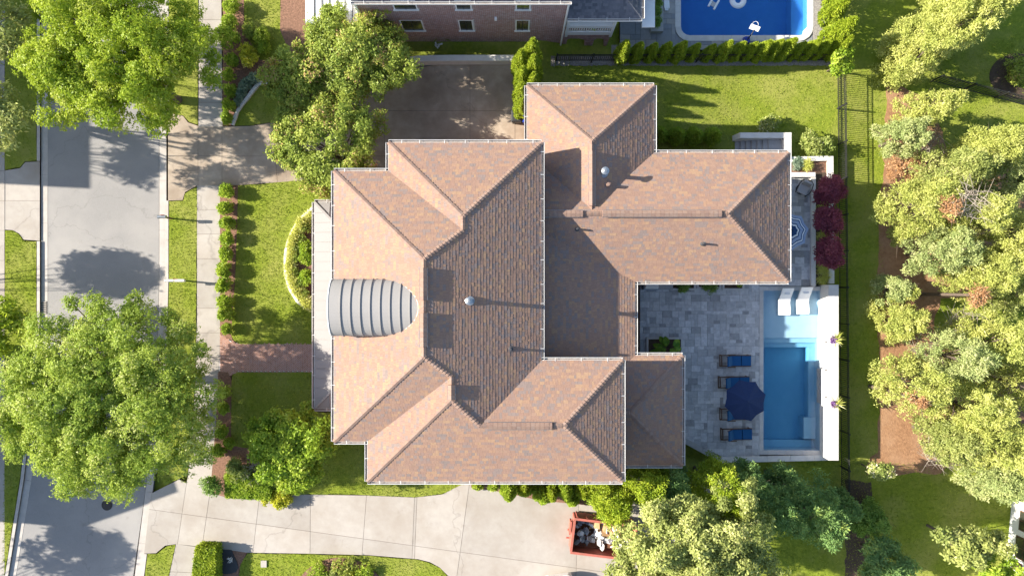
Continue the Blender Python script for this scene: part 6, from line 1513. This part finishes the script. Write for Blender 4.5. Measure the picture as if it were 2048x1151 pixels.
# ================================================================ NEIGHBOUR'S POOL THINGS
zw = ZT - .1
c = W(1475, 2, zw); root = thing('pool_float', 'white ring float in the blue pool at the top edge', 'float', tuple(c)); m = MB()
N1, N2 = 24, 8
for i in range(N1):
    for j in range(N2):
        f = lambda a, b: (c.x + (.36 + .18 * math.cos(b)) * math.cos(a), c.y + (.36 + .18 * math.cos(b)) * math.sin(a), c.z + .1 + .13 * math.sin(b))
        a0, a1, b0, b1 = 6.28319 * i / N1, 6.28319 * (i + 1) / N1, 6.28319 * j / N2, 6.28319 * (j + 1) / N2; m.poly([f(a0, b0), f(a1, b0), f(a1, b1), f(a0, b1)])
m.build('ring', M['float_white'], root, smooth=True)
c = W(1428, 6, zw); root = thing('pool_float', 'small white lounge float with open middle in the blue pool', 'float', tuple(c))
for s in (-1, 1): m = MB(); T = Vector((math.cos(1.05), math.sin(1.05), 0)); n = Vector((-T.y, T.x, 0)) * s * .2; m.tube([c + n - T * .38, c + n + T * .3], .07, 8); m.build('side_tube', M['float_white'], root)
m = MB(); m.tube([c + T * .38 - Vector((-T.y, T.x, 0)) * .2, c + T * .45, c + T * .38 + Vector((-T.y, T.x, 0)) * .2], .08, 8); m.build('headrest', M['float_white'], root); m = MB(); m.obox(c - T * .1, .3, .34, .04, 1.05); m.build('seat', M['fabric_grey'], root)
c = W(1491, 80, ZT); root = thing('basketball_hoop', 'poolside basketball hoop with blue base and white backboard', 'hoop', tuple(c)); m = MB(); m.hexa([(c.x - .2, c.y - .42, ZT), (c.x + .2, c.y - .42, ZT), (c.x + .2, c.y + .12, ZT), (c.x - .2, c.y + .12, ZT)], [(c.x - .15, c.y - .3, ZT + .4), (c.x + .15, c.y - .3, ZT + .4), (c.x + .15, c.y + .08, ZT + .4), (c.x - .15, c.y + .08, ZT + .4)]); m.build('base', M['bin_blue'], root)
m = MB(); m.tube([(c.x, c.y - .1, ZT + .4), (c.x, c.y - .05, ZT + 1.1), (c.x + .1, c.y + .15, ZT + 1.35)], .035, 6); m.build('pole', M['dark_pipe'], root)
m = MB(); T = Matrix.Rotation(-.35, 3, 'Z') @ Matrix.Rotation(-.75, 3, 'X'); m.obox((c.x + .1, c.y + .25, ZT + 1.4), .6, .04, .32, tilt=T); m.build('backboard', M['float_white'], root)
m = MB()
for k in range(12): a0, a1 = 6.283 * k / 12, 6.283 * (k + 1) / 12; m.bar((c.x + .18 + .18 * math.cos(a0), c.y + .5 + .18 * math.sin(a0), ZT + 1.3), (c.x + .18 + .18 * math.cos(a1), c.y + .5 + .18 * math.sin(a1), ZT + 1.3), .02, .02)
m.build('rim', M['white_metal'], root)
c = W(1332, 8, ZT); m = MB(); m.obox((c.x, c.y, ZT + .12), .34, .72, .2, .05); m.obox((c.x, c.y - .4, ZT + .12), .22, .16, .16, .05); tag(m.build('pool_board', M['float_white']), 'white pool board lying on the flagstones left of the blue pool', 'board')
a = W(1303, 62, ZT + .45); b = W(1327, -30, ZT + .45); m = MB(); m.box(a.x, b.x, a.y, b.y, ZT - .2, ZT + .4); q = m.build('stone_planter', M['grey_stone']); tag(q, 'long grey stone planter box holding three round shrubs by the blue pool', 'planter')
for px, py, w_, h_ in [(1500, 86, .1, .02)]: pass
# ================================================================ DUMPSTER WITH DEBRIS
def dumpster():
    # plan corners seen at rim height, turned a few degrees
    c = W(1207, 1077, 1.3); rz = -math.atan2(15, 122); L_, w, h = 3.75, 2.05, 1.3; T = Matrix.Rotation(rz, 3, 'Z'); c.z = 0
    q = lambda x, y, z: tuple(Vector((c.x, c.y, z)) + T @ Vector((x, y, 0)))
    root = thing('dumpster', 'open red steel dumpster full of torn cardboard and white scraps on the driveway', 'dumpster', tuple(c)); t = .06
    def blk(name, x0, x1, y0, y1, z0, z1, mat='red_steel', sl=0.0):
        m = MB(); m.hexa([q(x0, y0, z0), q(x1, y0, z0), q(x1, y1, z0), q(x0, y1, z0)], [q(x0, y0, z1), q(x1, y0, z1), q(x1, y1, z1), q(x0, y1, z1)]); return m.build(name, M[mat], root)
    blk('floor', -L_ / 2 + t, L_ / 2 - t, -w / 2 + t, w / 2 - t, .12, .2, 'rust')
    for s in (-1, 1): blk('side_wall', -L_ / 2, L_ / 2, s * w / 2 - t / 2, s * w / 2 + t / 2, .12, h); blk('top_rail', -L_ / 2 - .03, L_ / 2 + .03, s * w / 2 - .07, s * w / 2 + .07, h + .001, h + .1)
    for s in (-1, 1): blk('end_wall', s * L_ / 2 - t / 2, s * L_ / 2 + t / 2, -w / 2 + t / 2 + .002, w / 2 - t / 2 - .002, .12, h - .003); blk('top_rail', s * L_ / 2 - .07, s * L_ / 2 + .07, -w / 2 + .072, w / 2 - .072, h, h + .095)
    for i in range(7): x = -1.7 + i * .57; [blk('stiffener', x - .04, x + .04, s * (w / 2 + .03), s * (w / 2 + .1), .12, h - .05) for s in (-1, 1)]
    blk('rear_ladder', -L_ / 2 - .22, -L_ / 2 - .12, -.05, .75, .5, 1.15); blk('latch', -L_ / 2 - .3, -L_ / 2 - .1, -.45, -.37, .6, .7); blk('latch', -L_ / 2 - .3, -L_ / 2 - .1, .1, .18, .75, .85)
    for sx in (-1, 1):
        for sy in (-1, 1): m = MB(); p = Vector(q(sx * 1.6, sy * .7, .08)); m.tube([p + T @ Vector((0, -.08, 0)), p + T @ Vector((0, .08, 0))], .1, 8); m.build('roller', M['rubber'], root)
    g = 'scraps heaped in the dumpster'; mats = {'scrap_grey': 'grey crumpled scrap in the shaded end of the dumpster', 'cardboard': 'torn tan cardboard in the dumpster', 'scrap_white': 'white scrap piled in the dumpster'}
    for i in range(110):
        u = R.uniform(-1.68, 1.65); v = R.uniform(-.68, .85)
        if v < -.55 and u > -.6 and R.random() < .6: continue
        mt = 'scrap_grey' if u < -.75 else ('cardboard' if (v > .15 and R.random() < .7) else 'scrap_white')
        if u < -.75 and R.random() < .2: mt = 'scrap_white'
        p = Vector(q(u, v, R.uniform(.5, .82))); s = R.uniform(.22, .6) if mt == 'cardboard' else R.uniform(.1, .3); A = Matrix.Rotation(R.uniform(0, 6), 3, 'Z') @ Matrix.Rotation(R.gauss(0, .45), 3, 'X') @ Matrix.Rotation(R.gauss(0, .35), 3, 'Y')
        o = MB(); k = 6; base = []; s2 = s * R.uniform(.4, .9)
        for j in range(k): a = 6.283 * j / k; base.append((s * math.cos(a) * R.uniform(.7, 1.1), s2 * math.sin(a) * R.uniform(.7, 1.1), R.uniform(-.06, .06) * (1 if mt == 'cardboard' else 1.6)))
        th = .02 if mt == 'cardboard' else .05; bot = [tuple(p + A @ Vector(b)) for b in base]; tp = [tuple(p + A @ (Vector(b) + Vector((0, 0, th)))) for b in base]
        o.hexa(bot, tp); tag(o.build('scrap', M[mt]), mats[mt], 'scrap', g)
dumpster()
# ================================================================ CAR AT THE BOTTOM EDGE
def car():
    c = W(1124, 1213, 0); rz = .12; root = thing('parked_car', 'white car with red tail lights cut off by the bottom edge beside the dumpster', 'car', tuple(c)); T = Matrix.Rotation(rz, 3, 'Z')
    q = lambda x, y, z: tuple(Vector((c.x, c.y, z)) + T @ Vector((x, y, 0)))
    # stations rear (+y) to front (-y): half width, belt height
    ring = lambda y, w, z0, z1, k: [q(-w, y, z0), q(-w * 1.02, y, z0 + (z1 - z0) * .5), q(-w * .93, y, z1 - .04), q(-w * k, y, z1), q(w * k, y, z1), q(w * .93, y, z1 - .04), q(w * 1.02, y, z0 + (z1 - z0) * .5), q(w, y, z0)]
    st = [(2.28, .62, .42, .78, .7), (2.2, .80, .32, .92, .8), (1.9, .90, .25, .98, .85), (1.2, .92, .22, .96, .87), (0, .93, .22, .94, .87), (-1.2, .92, .22, .92, .86), (-1.9, .88, .25, .82, .84), (-2.25, .72, .35, .66, .75)]
    def loft(name, st, mat):
        m = MB(); rs = [ring(*s) for s in st]
        for a, b in zip(rs[:-1], rs[1:]):
            for k in range(8): k2 = (k + 1) % 8; m.poly([a[k], a[k2], b[k2], b[k]])
        m.poly(rs[0][::-1]); m.poly(rs[-1]); return m.build(name, M[mat], root, smooth=False)
    loft('body', st, 'car_white'); loft('cabin_glass', [(1.75, .74, .93, 1.0, .8), (1.25, .76, .93, 1.40, .8), (-.3, .76, .93, 1.43, .8), (-1.1, .76, .9, .97, .8)], 'glass_dark'); loft('roof_panel', [(1.3, .62, 1.38, 1.43, .85), (.6, .64, 1.42, 1.47, .85), (-.35, .62, 1.42, 1.455, .85)], 'car_white')
    for s in (-1, 1):
        m = MB(); m.hexa([q(s * .52, 2.12, .72), q(s * .83, 2.02, .72), q(s * .86, 1.88, .74), q(s * .56, 2.0, .74)], [q(s * .52, 2.16, .955), q(s * .82, 2.06, .945), q(s * .84, 1.84, 1.0), q(s * .56, 1.9, 1.005)]); m.build('tail_light', M['tail_red'], root)
        for yy in (1.35, -1.4): m = MB(); p = Vector(q(s * .82, yy, .32)); ax = T @ Vector((.1, 0, 0)); m.tube([p - ax, p + ax], .32, 16); w = m.build('wheel', M['rubber'], root); m = MB(); m.tube([p - ax * 1.04, p + ax * 1.04], .2, 12); m.build('rim', M['galv'], w)
        m = MB(); m.obox(q(s * 1.0, -.75, 1.0), .2, .14, .13, rz); m.build('mirror', M['car_white'], root)
car()
# ================================================================ WHITE HOUSE AT THE LOWER RIGHT
def white_house():
    b0 = W(2024, 994, ZB); b1 = W(2012, 1130, ZB); d = (b1 - b0); d.z = 0; e = d.normalized(); n = Vector((-e.y, e.x, 0)); 
    if n.x < 0: n = -n
    root = thing('white_house', 'white rendered house wall with brown windows at the lower right corner', 'house', tuple(b0)); Lh = 9.0; D = 7.0; hgt = 5.2
    P = lambda s, o, z: tuple(Vector((b0.x, b0.y, ZB + z)) + e * s + n * o)
    m = MB(); m.hexa([P(0, 0, -.3), P(0, D, -.3), P(Lh, D, -.3), P(Lh, 0, -.3)], [P(0, 0, hgt), P(0, D, hgt), P(Lh, D, hgt), P(Lh, 0, hgt)]); m.build('wall', M['white_paint'], root)
    for s0, s1, z0, z1 in [(.55, 1.8, .85, 2.6), (2.2, 3.6, .7, 2.7), (3.8, 4.4, .55, 1.4), (4.6, 5.6, .45, 2.0)]:
        m = MB(); m.hexa([P(s0, -.05, z0), P(s0, .02, z0), P(s1, .02, z0), P(s1, -.05, z0)], [P(s0, -.05, z1), P(s0, .02, z1), P(s1, .02, z1), P(s1, -.05, z1)]); w = m.build('window', M['teak'], root)
        for i in range(2):
            for j in range(3):
                u0 = s0 + .07 + (s1 - s0 - .1) * i / 2; u1 = u0 + (s1 - s0 - .1) / 2 - .05; v0 = z0 + .07 + (z1 - z0 - .1) * j / 3; v1 = v0 + (z1 - z0 - .1) / 3 - .05
                m = MB(); m.hexa([P(u0, -.07, v0), P(u0, -.045, v0), P(u1, -.045, v0), P(u1, -.07, v0)], [P(u0, -.07, v1), P(u0, -.045, v1), P(u1, -.045, v1), P(u1, -.07, v1)]); m.build('pane', M['glass_dark'], w)
    m = MB(); A = [P(-.4, -.1, hgt + .01), P(Lh + .4, -.1, hgt + .01), P(Lh + .4, D + .4, hgt + .01), P(-.4, D + .4, hgt + .01)]; R1 = P(1.8, D / 2, hgt + 2.2); R2 = P(Lh - 1.8, D / 2, hgt + 2.2)
    m.poly([A[0], A[1], R2, R1]); m.poly([A[1], A[2], R2]); m.poly([A[2], A[3], R1, R2]); m.poly([A[3], A[0], R1]); m.build('roof', M['slate_roof'], root, tint=True)
white_house()
